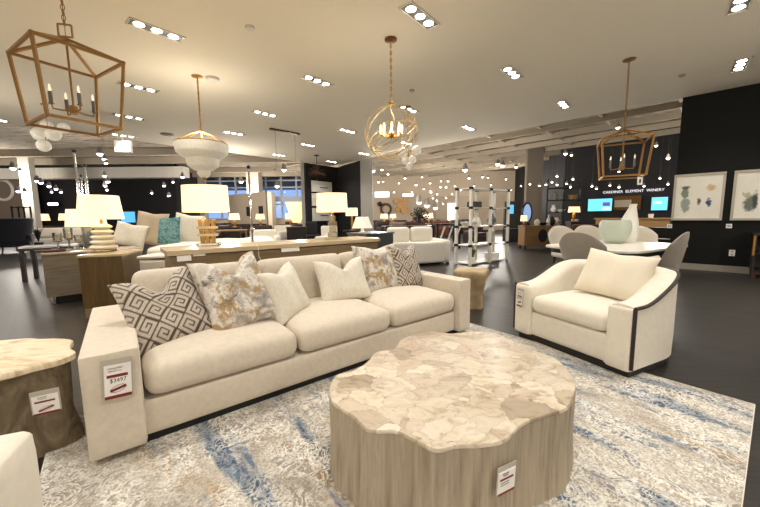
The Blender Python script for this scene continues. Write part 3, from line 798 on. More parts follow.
bedy = radians(22); b0 = Vector((-4.3, 6.05, 0))
def BW(x, y, z): return b0 + Matrix.Rotation(bedy, 3, 'Z') @ Vector((x, y, z))
bed = thing('bed', 'white made-up bed behind the console with four pillows at its left end', 'bed', b0, bedy)
MB().rbox((1.15, .9, .22), (2.3, 1.76, .36), .02, k=6).obj('upholstered_base', WHITEF, bed)
def fold(p):
    p = p.copy(); p.z += .018 * sin(6 * p.x + 2 * p.y) * (1 if p.z > 0 else 0) + (.05 * exp(-((p.x - .75) / .3) ** 2) if p.z > 0 else 0); return p
MB().rbox((1.15, .9, .55), (2.36, 1.84, .28), .09, crown=.03, k=22, fn=fold).obj('duvet', M('white_duvet', '#efe9dd', .9, bump=.3, bscale=25), bed)
for x in (.1, 2.2):
    for y in (.1, 1.7): MB().box((x, y, .022), (.08, .08, .044)).obj('foot', DARKW, bed, smooth=False)
TEAL = Nt('teal_damask'); f, _ = TEAL.noise(TEAL.coords(), 9, 5, .6, 1.2); TEAL.base(TEAL.ramp(f, [(.42, '#3d6f78'), (.52, '#7ea3a3'), (.6, '#4e8088')])); TEAL.b.inputs['Roughness'].default_value = .8; TEAL = TEAL.m
for u, yv, Y, m_, w_, h_, rl, lab in ((126, 240, 6.3, IVORYP, .56, .48, 14, 'white pillow at the left end of the bed beside the ribbed lamp'), (148, 240, 6.5, M('taupe_linen', '#b6a68f', .9, bump=.3, bscale=200), .56, .70, 8, 'tall taupe pillow standing on the bed between white and teal pillows'),
                              (167, 238, 6.6, TEAL, .44, .60, 2, 'teal damask pillow standing on the bed'), (185, 237, 6.95, IVORYP, .58, .66, 10, 'cream pillow on the bed right of the teal pillow')):
    p = aty(u, yv, Y); pillow('bed_pillow', lab, m_, (p.x, p.y, .672), w_, h_, .17, radians(20), radians(16), radians(rl), chop=.02, seed=u, n=24, cat='pillow', ears=.06)

# console table behind the sofa
co = thing('console_table', 'long low oak-fronted console table standing behind the cream sofa', 'console table', SW(.51, 1.64), SY)
MB().box((1.27, .29, .45), (2.50, .55, .78)).obj('case', CONSOLEW, co, bevel=.005)
MB().box((1.27, .29, .875), (2.56, .60, .05)).obj('top', M('pale_stone_console_top', '#c9b694', .25, var=.08, vscale=6), co, bevel=.005)
MB().box((1.27, .31, .03), (2.36, .46, .06)).obj('recessed_plinth', BLACK, co, smooth=False)
card = thing('shelf_card', 'white card with red print on the console front behind the ivory pillows', 'sign', SW(1.72, 1.655, .845), (radians(-8), 0, SY))
MB().box((0, -.02, 0), (.22, .004, .085)).obj('card', CARD, card, smooth=False)
MB().box((0, -.0225, .01), (.15, .001, .018)).obj('red_print', CARDR, card, smooth=False)
card = thing('shelf_card', 'pair of white price cards at the left end of the console front', 'sign', SW(.64, 1.655, .835), (radians(-8), 0, SY))
MB().box((0, -.02, 0), (.12, .004, .09)).obj('card', CARD, card, smooth=False); MB().box((.13, -.02, .02), (.11, .004, .05)).obj('card', CARD, card, smooth=False)
MB().box((0, -.0225, .02), (.08, .001, .02)).obj('red_print', CARDR, card, smooth=False)
cord_pts = ([SW(1.34, 1.66, .902), SW(1.345, 1.625, .89), SW(1.35, 1.625, .78), SW(1.42, 1.625, .62)])

def crystal_lamp(lab, loc, rz, gold, k_=1.0):
    t = thing('table_lamp', lab, 'lamp', loc, rz)
    MB().box((0, 0, .015), (.22, .12, .03)).obj('acrylic_foot', GLASS, t, bevel=.003)
    if gold:
        for x in (-.06, 0, .06): MB().box((x, 0, .16), (.036, .05, .26), mat=Matrix.Rotation(x * .9, 3, 'Y')).obj('gilt_bar', BRASS, t, bevel=.003)
        for z in (.12, .20): MB().box((0, 0, z), (.20, .075, .028)).obj('acrylic_band', M('pearl_acrylic', '#d9cdb4', .25), t, bevel=.003)
        MB().lathe([(.014, .28), (.014, .36)], 12).obj('neck', CHROME, t)
    else:
        for i, (w_, h_) in enumerate(((.13, .07), (.09, .08), (.12, .06), (.075, .08))):
            z = .03 + sum((.07, .08, .06, .08)[:i]) + h_ / 2
            MB().box((0, 0, z), (w_, w_ * .8, h_ - .004)).obj('crystal_block', M('smoky_crystal', '#d8d0bf', .05, trans=.7), t, bevel=.006)
        MB().lathe([(.014, .31), (.014, .38)], 12).obj('neck', CHROME, t)
    shade(t, .275 * k_, .265 * k_, .30 * (k_ + .08), .37, sy=.62); harp(t, .37, .37 + .30 * (k_ + .08) - .03, .16 * k_)
    lamp_pts.append(Vector(loc) + Vector((0, 0, .5))); return t
crystal_lamp('lit drum-shade lamp on gilt bar base at the left of the oak console', SW(.93, 2.0, .90), SY - .5, True, .87)
crystal_lamp('lit drum-shade lamp on stacked crystal base at the right of the oak console', SW(2.46, 1.92, .90), SY - .55, False, .76)
gl = bpy.data.objects['table_lamp.002']; bpy.context.view_layer.update()
MB().tube([gl.matrix_world.inverted() @ q_ for q_ in cord_pts], .004, 6).obj('cord', M('white_cord', '#e9e4d8', .5), gl)
for p in lamp_pts: light('POINT', 'lamp_glow', p, 12, (1, .8, .5), .06)

# chrome stands
def chrome_stand(lab, u, Y, ztop, r=.022, knobs=()):
    p = aty(u, 213, Y); t = thing('floor_lamp', lab, 'floor lamp', (p.x, p.y, 0))
    MB().lathe([(.16, 0), (.16, .02), (.03, .035), (.03, .04)], 24).obj('base', CHROME, t)
    MB().tube([(0, 0, .03), (0, 0, ztop)], r, 10).obj('pole', CHROME, t)
    MB().lathe([(r * 1.5, ztop), (r * 1.7, ztop + .04), (.004, ztop + .06)], 12).obj('finial', BLACK, t)
    for z in knobs: MB().lathe([(r, z - .05), (r * 2, z), (r, z + .05)], 12).obj('collar', CHROME, t)
    return t
chrome_stand('slim chrome pole floor lamp standing behind the oak console', 251, 5.6, 2.02, .018, (1.0, 1.55))
chrome_stand('tallest of the chrome poles rising above the ribbed lamp shade', 81, 6.3, 2.45, .022, ())
chrome_stand('shorter chrome pole right beside the tallest one above the ribbed lamp', 89.5, 6.4, 2.2, .022, ())
chrome_stand('thin chrome pole between the two thicker ones above the ribbed lamp', 85, 6.7, 2.05, .012, ())

# steel cabinet with small lamps
p = aty(366, 230, 6.1)
sc_ = thing('steel_cabinet', 'dark brushed-steel cabinet right of the crystal lamp and behind the sofa', 'cabinet', (p.x, p.y, 0), radians(43))
MB().box((.36, .28, .45), (.72, .56, .82)).obj('case', STEEL, sc_, bevel=.006)
MB().box((.36, .28, .875), (.76, .60, .03)).obj('top', STEEL, sc_, bevel=.004)
MB().box((.36, .28, .02), (.66, .5, .04)).obj('plinth', BLACK, sc_, smooth=False)
def small_lamp(lab, loc, r0, r1, h, hb, m_, em):
    t = thing('table_lamp', lab, 'lamp', loc)
    MB().lathe([(.07, 0), (.07, .015), (.02, .03), (.035, hb * .5), (.015, hb)], 16).obj('base', m_, t)
    shade(t, r0, r1, h, hb, em); harp(t, hb - .01, hb + h - .02, r1 * .95); return t
q = sc_.location + Matrix.Rotation(radians(43), 3, 'Z') @ Vector((.16, .30, .891))
small_lamp('white lamp with flared scalloped shade on the steel cabinet', q, .2, .12, .22, .09, WHITEP, M('white_scalloped_shade', '#e9e4d8', .8, emit='#fff0d8', estr=.25))
p = aty(352, 226, 9.3)
pd = thing('side_table', 'small dark side table under the amber-shaded lamp in front of the black niche', 'side table', (p.x, p.y, 0))
MB().lathe([(.26, .80), (.26, .83), (.001, .83)], 24).obj('top', DARKW, pd); MB().lathe([(.2, 0), (.2, .02), (.03, .04), (.03, .80)], 16).obj('pedestal', DARKW, pd)
small_lamp('lamp with small amber drum shade behind the scalloped white lamp', (p.x, p.y, .83), .17, .165, .22, .40, BRASS, SHADE)

# ---------------------------------------------------------------- sectional, shelving unit
sx = thing('sectional_sofa', 'low white sectional sofa seen from behind left of the open shelving unit', 'sofa', (.62, 7.75, 0), radians(12))
def arc(p): 
    p = p.copy(); p.y += .12 * (p.x / .9) ** 2; return p
MB().rbox((.25, .12, .32), (1.55, .26, .52), .05, k=14, fn=arc).obj('curved_back', WHITEF, sx)
MB().rbox((.25, .72, .24), (1.55, 1.0, .34), .05, k=8).obj('base', WHITEF, sx)
MB().rbox((.25, .75, .47), (1.50, .95, .14), .06, crown=.03, k=12).obj('seat_cushion', WHITEF, sx)
MB().rbox((-.62, .75, .33), (.22, 1.1, .54), .05, k=8).obj('arm', WHITEF, sx)
MB().rbox((1.12, .75, .33), (.22, 1.1, .54), .05, k=8).obj('arm', WHITEF, sx)
for i, x in enumerate((-.08, .52)):
    MB().rbox((x, .42, .74), (.58, .2, .40), .09, k=10).obj('back_cushion', M('pale_down_cushion', '#ece6d8', .9), sx)
for x in (-.6, 1.1):
    for y in (.1, 1.2): MB().box((x, y, .035), (.06, .06, .07)).obj('foot', BLACK, sx, smooth=False)
ey = radians(37.7); e0 = Vector((2.15, 7.78, 0))
def EW(x, y, z): return e0 + Matrix.Rotation(ey, 3, 'Z') @ Vector((x, y, z))
eg = thing('open_shelving_unit', 'white open two-bay shelving unit with dark joints standing on the dark floor', 'shelf', e0, ey)
EWd, EDp = 1.58, .42
zs_ = (.04, .48, .93, 1.385, 1.84)
for x in (0, EWd / 2, EWd):
    for y in (0, EDp):
        MB().box((x, y, .93), (.06, .06, 1.86)).obj('post', WHITEP, eg, bevel=.004)
        for z in zs_[1:]: MB().box((x, y, z), (.076, .076, .06)).obj('joint', BLACK, eg, bevel=.004)
for z in zs_:
    for i in range(2):
        MB().box((EWd * (.25 + .5 * i), EDp / 2, z), (EWd / 2 - .05, EDp, .026)).obj('shelf_board', M('pale_shelf_board', '#ddd6c6', .4) if z < 1.8 else WHITEP, eg, smooth=False)
def put(o, loc, lab, cat, rz=0.0, group=None):
    o.location = loc; o.rotation_euler = (0, 0, rz); return tag(o, lab, cat, group)
put(MB().box((0, 0, .07), (.30, .22, .14)).obj('storage_box', M('dark_green_box', '#3c4038', .6), bevel=.006), EW(.40, .2, 1.40), 'dark box on the upper left shelf of the open unit', 'box', ey)
put(MB().lathe([(.10, 0), (.12, .05), (.09, .16), (.05, .24), (.07, .34), (.03, .40), (.001, .41)], 18).obj('white_sculpture', WHITEP), EW(.50, .2, .945), 'white figure-like sculpture on the middle left shelf of the open unit', 'sculpture', ey)
put(MB().lathe([(.001, 0), (.12, 0), (.19, .07), (.2, .1), (.18, .1), (.1, .02), (.001, .02)], 22).obj('wide_bowl', WHITEP), EW(.18, .2, .945), 'wide white bowl on the middle left shelf of the open unit', 'bowl', ey)
put(MB().box((0, 0, .08), (.30, .24, .16)).obj('gift_box', WHITEP, bevel=.006), EW(1.2, .2, .055), 'white box on the bottom right shelf of the open unit', 'box', ey)
put(MB().lathe([(.05, 0), (.11, .08), (.12, .16), (.04, .26), (.05, .3)], 18).obj('round_vase', M('smoke_ceramic', '#6d7476', .3)), EW(1.15, .2, .945), 'grey round vase on the middle right shelf of the open unit', 'vase', ey)
put(MB().box((0, 0, .14), (.34, .03, .28)).obj('picture_frame', M('pale_frame', '#cfc8ba', .5), bevel=.004), EW(1.2, .25, .495), 'pale picture frame on the lower right shelf of the open unit', 'picture frame', ey)
LEAF = M('leaf_green', '#5d6b3c', .6)
def plant(lab, loc, h, n_=14, sp=.13, cat='plant', m_=LEAF, pot=WHITEP, r=.06):
    t = thing('potted_plant', lab, cat, loc)
    MB().lathe([(r * .8, 0), (r, h * .3), (r * .9, h * .3), (.001, h * .28)], 16).obj('pot', pot, t)
    mb = MB(); rr = random.Random(int(loc[0] * 100 + h * 77))
    for i in range(n_):
        a = rr.uniform(0, 6.28); s_ = rr.uniform(.5, 1); tip = Vector((cos(a) * sp * s_, sin(a) * sp * s_, h * rr.uniform(.6, 1))); o_ = Vector((0, 0, h * .28)); mid = (o_ + tip) / 2 + Vector((0, 0, h * .15)); sd = Vector((-sin(a), cos(a), 0)) * .025
        mb.add([o_, mid + sd, tip, mid - sd], [(0, 1, 2, 3)])
    mb.obj('foliage', m_, t); return t
plant('small green potted plant on the bottom left shelf of the open unit', EW(.35, .18, .055), .34)
plant('tiny potted plant on the second shelf of the open unit, left bay', EW(.25, .18, .495), .26, 10, .09)

# ---------------------------------------------------------------- right-hand wall
def on_wall(u, v, b=.03): p = wallb(u, v, b); return p
def framed_art(lab, a0, a1, z0, z1, seed):
    c = W((a0 + a1) / 2, .0, (z0 + z1) / 2); t = thing('framed_painting', lab, 'painting', (0, 0, 0), 0, 'framed paintings on the black wall')
    t.matrix_world = face(c, WYAW); w, h = a1 - a0, z1 - z0
    SILV = M('silver_leaf_frame', '#b9b3a6', .35, .5)
    mb = MB()
    for x, z, dx, dz in ((0, h / 2 - .02, w, .04), (0, -h / 2 + .02, w, .04), (-w / 2 + .02, 0, .04, h - .08), (w / 2 - .02, 0, .04, h - .08)): mb.box((x, -.02, z), (dx, .04, dz))
    mb.obj('frame', SILV, t, smooth=False)
    k = Nt('abstract_painting'); tc = k.n('ShaderNodeTexCoord'); v = tc.outputs['Object']
    f, _ = k.noise(v, 2.2, 5, .6); c_ = k.ramp(f, [(.3, '#e9e4d6'), (.6, '#f1ede2'), (.8, '#e6dcc0')])
    def blot(px, pz, sx_, sz_, colr, thr, sc_n):
        nonlocal c_
        mp = k.n('ShaderNodeMapping'); mp.inputs['Location'].default_value = (-px / sx_, 0, -pz / sz_); mp.inputs['Scale'].default_value = (1 / sx_, 1, 1 / sz_); k.l(v, mp.inputs['Vector'])
        g = k.n('ShaderNodeTexGradient', gradient_type='SPHERICAL'); k.l(mp.outputs['Vector'], g.inputs['Vector'])
        mpn = k.n('ShaderNodeMapping'); mpn.inputs['Location'].default_value = (px * 7, seed, pz * 5); k.l(v, mpn.inputs['Vector'])
        nf, _ = k.noise(mpn.outputs['Vector'], sc_n, 7, .68, .8)
        s_ = k.math('MULTIPLY', g.outputs['Fac'], nf)
        c_ = k.mix(k.ramp(s_, [(thr, (0, 0, 0)), (thr + .1, (1, 1, 1))]), c_, lin(colr))
    if seed == 1:
        blot(-.20, .08, .10, .16, '#7f8a7c', .15, 9); blot(-.18, -.16, .14, .3, '#9aa39a', .2, 8); blot(-.19, .20, .16, .09, '#5c6660', .26, 12); blot(.03, -.08, .08, .2, '#5b5a58', .26, 13); blot(.17, -.12, .1, .2, '#2e4a7a', .26, 10); blot(.19, .18, .22, .24, '#d9b77e', .34, 6)
    else:
        blot(-.14, -.16, .2, .34, '#6d746a', .22, 9); blot(-.08, -.1, .08, .34, '#3f463f', .24, 14); blot(.12, .2, .2, .2, '#cdbb92', .34, 6); blot(-.2, .0, .16, .2, '#b9b492', .3, 7)
    k.base(c_); k.b.inputs['Roughness'].default_value = .5
    MB().box((0, -.012, 0), (w - .07, .012, h - .07)).obj('canvas', k.m, t, smooth=False)
framed_art('framed abstract painting with blue and grey blots, left one on the black wall', 12.21, 12.985, 1.05, 2.02, 1)
framed_art('framed abstract painting with dark grassy strokes, right one on the black wall', 13.095, 13.87, 1.05, 2.02, 2)
for (u, v), lab in (((669.5, 226), 'small white label card under the left framed painting'), ((729, 226), 'small white label card under the right framed painting')):
    c = wallb(u, v, .0); t = thing('label_card', lab, 'label', (0, 0, 0)); t.matrix_world = face(c, WYAW)
    MB().box((0, -.004, 0), (.085, .008, .085)).obj('card', CARD, t, smooth=False); MB().box((0, -.0085, .0), (.05, .001, .02)).obj('print', INK, t, smooth=False)
c = wallb(732, 253, 0); t = thing('wall_outlet', 'white electrical outlet low on the black wall', 'outlet', (0, 0, 0)); t.matrix_world = face(c, WYAW)
MB().box((0, -.004, 0), (.085, .008, .125)).obj('plate', WHITEP, t, bevel=.003)
for z in (-.03, .03): MB().box((0, -.009, z), (.035, .004, .03)).obj('socket', M('outlet_grey', '#b9b5ac', .5), t, smooth=False)
# dark display cabinet at the right edge
c = W(13.40, .36); t = thing('display_cabinet', 'dark cabinet with brass edge at the right border beside the black wall', 'cabinet', (c.x, c.y, 0), WYAW)
mb = MB(); mb.box((.45, 0, .13), (.86, .5, .04)); mb.box((.45, 0, .80), (.90, .54, .04)); mb.box((.03, 0, .465), (.03, .5, .63)); mb.box((.87, 0, .465), (.03, .5, .63)); mb.box((.45, .24, .465), (.86, .02, .63)); mb.box((.45, 0, .45), (.84, .46, .025))
mb.obj('case', DARKW, t, smooth=False)
MB().box((.012, -.262, .60), (.03, .016, .36)).obj('brass_edge', BRASS, t, smooth=False)
for x in (.05, .85):
    for y in (-.2, .2): MB().box((x, y, .055), (.05, .05, .11)).obj('leg', REDWOOD, t, smooth=False)
cc = W(13.53, .40); tag(MB().box((0, 0, .14), (.06, .24, .28)).obj('white_binder', WHITEP, loc=(cc.x, cc.y, .4625), rot=WYAW, smooth=False), 'white book standing inside the dark cabinet at the right border', 'book')

# screens and sign on the far dark wall
def screen(lab, u0, v0, u1, v1, seed):
    p, q = wallb(u0, v0, -8.9), wallb(u1, v1, -8.9); c = (p + q) / 2; w = hypot(p.x - q.x, p.y - q.y); h = abs(p.z - q.z)
    t = thing('wall_tv', lab, 'television', (0, 0, 0)); t.matrix_world = face(c, WYAW)
    MB().box((0, .04, 0), (w + .06, .07, h + .06)).obj('bezel', BLACK, t, bevel=.006)
    MB().box((0, -.001, 0), (w, .012, h)).obj('screen', M('cyan_screen', '#123', .3, emit='#62c8f0', estr=1.15), t, smooth=False)
    P = M('violet_screen_block', '#213', .3, emit='#6a3fb0', estr=.8); Lc = M('pale_screen_block', '#ccc', .3, emit='#b9dcf5', estr=1.1)
    if seed: MB().box((w * .27, -.009, .03), (w * .3, .006, h * .3)).obj('picture_block', P, t, smooth=False); MB().box((w * .27, -.009, -h * .3), (w * .36, .006, h * .22)).obj('caption_block', Lc, t, smooth=False)
    else: MB().box((-w * .12, -.009, h * .1), (w * .5, .006, h * .2)).obj('caption_block', Lc, t, smooth=False)
    MB().box((0, .08, -.05), (w * .3, .06, h * .4)).obj('bracket', BLACK, t, smooth=False)
screen('larger wall screen glowing cyan with a violet block on the far dark wall', 588.5, 199.3, 611.5, 210.8, 1)
screen('smaller wall screen glowing cyan just left of the black picture wall', 652, 197.5, 667, 210, 0)
p, q = wallb(603, 192.5, -8.9), wallb(664.5, 189.7, -8.9); c = (p + q) / 2
t = thing('wall_sign', 'row of small white capital letters on the far dark wall above the screens', 'sign', (0, 0, 0)); t.matrix_world = face(c, WYAW)
SIGNM = M('lit_sign_letters', '#fff', .4, emit='#f4ecff', estr=.5)
tx = text('CARDINER  ELEMENT  WINERY', .165, SIGNM, t, (0, -.01, 0), (pi / 2, 0, 0), 'lettering', ext=.008)
bpy.context.view_layer.update(); tx.scale = (hypot(p.x - q.x, p.y - q.y) / max(.1, tx.dimensions.x), 1, 1)

# ---------------------------------------------------------------- dining set
DY = radians(30); DC = Vector((3.49, 4.84, 0))
def DW(x, y, z=0): return DC + Matrix.Rotation(DY, 3, 'Z') @ Vector((x, y, z))
dt = thing('dining_table', 'white dining table with rounded corners behind the barrel armchair', 'dining table', DC, DY)
op = []
for i in range(72):
    a = 2 * pi * i / 72; ca, sa = cos(a), sin(a)
    op.append((.92 * math.copysign(abs(ca) ** .3, ca), .62 * math.copysign(abs(sa) ** .3, sa)))
MB().prism(op, .715, .75).obj('top', M('white_marble_top', '#e9e4d8', .25, var=.04, vscale=3), dt, bevel=.008)
MB().prism([(p_[0] * .93, p_[1] * .9) for p_ in op], .65, .716).obj('underside_shade', DARKW, dt, smooth=False)  # dark slab stands in for the shade under the white top
for x in (-.42, .42): MB().lathe([(.26, 0), (.26, .03), (.12, .06), (.10, .4), (.18, .65)], 24, (x, 0, 0)).obj('pedestal', WHITEP, dt)
def dining_chair(lab, back, facing, fab):
    f = Vector((facing[0], facing[1], 0)).normalized(); o = Vector((back[0], back[1], 0)) + f * .27
    t = thing('dining_chair', lab, 'dining chair', o, atan2(f.y, f.x) - pi / 2)
    MB().rbox((0, .02, .44), (.50, .50, .11), .045, crown=.02, k=8).obj('seat', fab, t)
    # wrapped shield back
    mb = MB(); N, Mv = 20, 14; vs = []; fs = []
    for side in (0, 1):
        for i in range(N + 1):
            s_ = -1 + 2 * i / N
            for j in range(Mv + 1):
                tt_ = j / Mv
                half = .20 + .10 * sin(min(1, tt_ * 1.25) * pi / 2) ; top = .98 - .16 * abs(s_) ** 2.6 
                z = .40 + (top - .40) * tt_; x = s_ * half
                y = -.26 + .17 * (abs(s_) ** 2.2) * (1 - .35 * tt_) - .10 * tt_ + (.028 if side else -.028) * (1 - .75 * max(abs(s_) ** 6, tt_ ** 8))
                vs.append((x, y, z))
    Q = (N + 1) * (Mv + 1)
    g = lambda sd, i, j: sd * Q + i * (Mv + 1) + j
    for i in range(N):
        for j in range(Mv):
            fs.append((g(0, i, j), g(0, i + 1, j), g(0, i + 1, j + 1), g(0, i, j + 1))); fs.append((g(1, i, j), g(1, i, j + 1), g(1, i + 1, j + 1), g(1, i + 1, j)))
        fs.append((g(0, i, Mv), g(0, i + 1, Mv), g(1, i + 1, Mv), g(1, i, Mv))); fs.append((g(0, i, 0), g(1, i, 0), g(1, i + 1, 0), g(0, i + 1, 0)))
    for j in range(Mv):
        fs.append((g(0, 0, j), g(0, 0, j + 1), g(1, 0, j + 1), g(1, 0, j))); fs.append((g(0, N, j), g(1, N, j), g(1, N, j + 1), g(0, N, j + 1)))
    mb.add(vs, fs).obj('backrest', fab, t, angle=70)
    for x in (-.19, .19):
        for y in (-.17, .2): MB().tube([(x * 1.1, y * 1.1, 0), (x, y, .40)], [.014, .022], 8).obj('leg', DARKW, t)
    return t
GREYV = M('grey_velvet', '#8f877c', .85, var=.06, sheen=.3); PALEV = M('pale_cream_velvet', '#d6cebf', .85, sheen=.2)
dining_chair('grey wrap-back dining chair at the near left end of the white table', (2.50, 4.08), (.9, .42), GREYV)
dining_chair('grey dining chair seen side-on, in front of the black picture wall', (3.63, 3.99), (-.62, .78), GREYV)
dining_chair('pale dining chair beyond the left corner of the white table, nearest the sideboard', (3.58, 6.45), (.1, -1), PALEV)
dining_chair('pale dining chair on the far side of the white table behind the grey one', (4.25, 6.7), (-.1, -1), PALEV)
dining_chair('pale dining chair on the far side of the white table right of the bottle vase', (4.70, 6.0), (-.45, -.9), PALEV)
p = at(614, 243, .75)
put(MB().lathe([(.11, 0), (.13, .01), (.205, .11), (.235, .22), (.225, .31), (.20, .355), (.185, .355), (.2, .3), (.2, .2), (.1, .03), (.001, .03)], 32, sx=.95, sy=.85).obj('bowl_vase', M('mint_ceramic', '#bfc8bb', .3)), (p.x, p.y, .751), 'large pale mint bowl-shaped vase on the white dining table', 'vase')
p = at(627, 243, .75) + Vector((.16, .20, 0)); mb = MB(); vs = []; fs = []; n = 24
prof = [(.14, 0), (.165, .06), (.155, .2), (.12, .35), (.08, .47), (.05, .56), (.055, .60), (.04, .605), (.03, .56)]
for r, z in prof:
    ox = .16 * (z / .54) ** 1.3 - .08
    for j in range(n): vs.append((r * cos(2 * pi * j / n) + ox * .5, r * .85 * sin(2 * pi * j / n), z))
for i in range(len(prof) - 1):
    for j in range(n): fs.append((i * n + j, i * n + (j + 1) % n, (i + 1) * n + (j + 1) % n, (i + 1) * n + j))
fs += [tuple(range(n))[::-1], tuple((len(prof) - 1) * n + j for j in range(n))]
put(mb.add(vs, fs).obj('bottle_vase', M('white_glaze', '#e6e4da', .3)), (p.x, p.y, .751), 'tall white bottle vase with slanted neck behind the mint bowl vase', 'vase')

# sideboard behind the dining set
p = at(524, 250); q = at(561, 249.5); sy_ = atan2((q - p).y, (q - p).x)
sd = thing('sideboard', 'warm wood sideboard with dark oval emblem beyond the dining chairs', 'sideboard', p, sy_)
MB().box((.66, .25, .47), (1.32, .5, .66)).obj('case', WALNUT, sd, bevel=.006)
MB().box((.66, .25, .815), (1.36, .54, .03)).obj('top', WALNUT, sd, bevel=.004)
for x in (.335, .985):
    d_ = MB().box((x, -.008, .47), (.62, .02, .6)).obj('door', WALNUT, sd, bevel=.004); 
MB().lathe([(.001, 0), (.15, 0), (.15, .02), (.001, .02)], 24, sy=1.5).obj('oval_emblem', BLACK, sd, loc=(.62, -.02, .49), rot=(pi / 2, 0, 0))
for x in (.06, 1.26):
    for y in (.05, .45): MB().box((x, y, .07), (.05, .05, .14)).obj('leg', DARKW, sd, smooth=False)
def SB(x, y, z=.831): return p0s + Matrix.Rotation(sy_, 3, 'Z') @ Vector((x, y, z))
p0s = p.copy()
t = thing('oval_mirror', 'oval dark-framed mirror standing on the wood sideboard', 'mirror', SB(.22, .34), sy_ + .3)
MB().tube([(.2 * cos(a), 0, .44 + .34 * sin(a)) for a in [2 * pi * i / 28 for i in range(28)]], .03, 8, closed=True).obj('frame', DARKW, t)
MB().lathe([(.001, -.005), (1, -.005), (1, .005), (.001, .005)], 28, sx=.19, sy=.33).obj('mirror_glass', CHROME, t, loc=(0, 0, .44), rot=(pi / 2, 0, 0))
MB().box((0, 0, .045), (.2, .12, .09)).obj('foot', DARKW, t, bevel=.005)
small_lamp('small white lit lamp at the left end of the wood sideboard', SB(.02, .14), .11, .10, .2, .16, BRASS, SHADE)
for i, (x, nm, cat, pr, m_, lab) in enumerate(((.55, 'ceramic_jar', 'jar', [(.06, 0), (.1, .08), (.08, .18), (.04, .2), (.001, .24)], WHITEP, 'white lidded jar on the sideboard right of the oval mirror'), (.75, 'dark_bowl', 'bowl', [(.001, 0), (.06, 0), (.16, .1), (.15, .1), (.05, .02), (.001, .02)], BLACK, 'black bowl in the middle of the sideboard top'),
                                   (.95, 'tall_bottle', 'bottle', [(.06, 0), (.06, .2), (.02, .28), (.02, .36), (.001, .36)], WHITEP, 'white bottle on the sideboard between two dark pieces'), (1.08, 'bronze_urn', 'urn', [(.06, 0), (.12, .1), (.1, .22), (.05, .26), (.06, .3), (.001, .3)], DARKW, 'dark urn near the right end of the sideboard'), (1.24, 'white_dish', 'dish', [(.001, 0), (.08, 0), (.13, .04), (.12, .04), (.001, .01)], WHITEP, 'white dish at the right end of the sideboard'))):
    put(MB().lathe(pr, 18).obj(nm, m_), SB(x, .26), lab, cat)
# black shelving with wares, by the taupe column
p = aty(546, 213, 15.2); q = aty(581, 213, 14.6); by = atan2((q - p).y, (q - p).x); bw = (q - p).length
bk = thing('black_shelving', 'tall black open shelving right of the taupe column', 'shelf', (p.x, p.y, 0), by)
for x in (.03, bw / 2, bw - .03):
    for y in (0, .45): MB().box((x, y, 1.4), (.05, .05, 2.8)).obj('post', BLACK, bk, smooth=False)
SHZ = (.1, .75, 1.3, 1.85, 2.4)
for z in SHZ: MB().box((bw / 2, .22, z), (bw, .48, .04)).obj('shelf_board', BLACK, bk, smooth=False)
def BK(x, z): return Vector((p0b.x, p0b.y, 0)) + Matrix.Rotation(by, 3, 'Z') @ Vector((x, .2, z + .021))
p0b = p.copy()
wares = [(.3, 1.3, 'white_vase', 'vase', WHITEP, 'white vase on the middle shelf of the black shelving, far left'), (.62, 1.3, 'white_bowl', 'bowl', WHITEP, 'white bowl on the middle shelf of the black shelving'), (.35, 1.85, 'grey_vase', 'vase', TAUPEP, 'grey vase on the upper left shelf of the black shelving'), (1.05, 1.85, 'tan_basket', 'basket', WALNUT, 'tan basket on the upper right shelf of the black shelving'), (1.15, 1.3, 'brown_case', 'box', REDWOOD, 'reddish case on the middle right shelf of the black shelving'), (.45, .75, 'cream_urn', 'urn', HALLCREAM, 'cream urn on the lower left shelf of the black shelving'), (1.2, .75, 'pale_planter', 'planter', WHITEP, 'pale planter on the lower right shelf of the black shelving')]
for x, z, nm, cat, m_, lab in wares:
    pr = {'vase': [(.07, 0), (.13, .12), (.06, .28), (.08, .32), (.001, .3)], 'bowl': [(.001, 0), (.08, 0), (.2, .12), (.18, .12), (.001, .03)], 'basket': [(.15, 0), (.2, .2), (.18, .2), (.001, .05)], 'urn': [(.08, 0), (.16, .15), (.07, .3), (.001, .3)], 'planter': [(.12, 0), (.16, .22), (.14, .22), (.001, .18)]}.get(cat)
    o = MB().lathe(pr, 16).obj(nm, m_) if pr else MB().box((0, 0, .12), (.45, .3, .24)).obj(nm, m_, bevel=.01)
    put(o, BK(min(x, bw - .2), z), lab, cat)
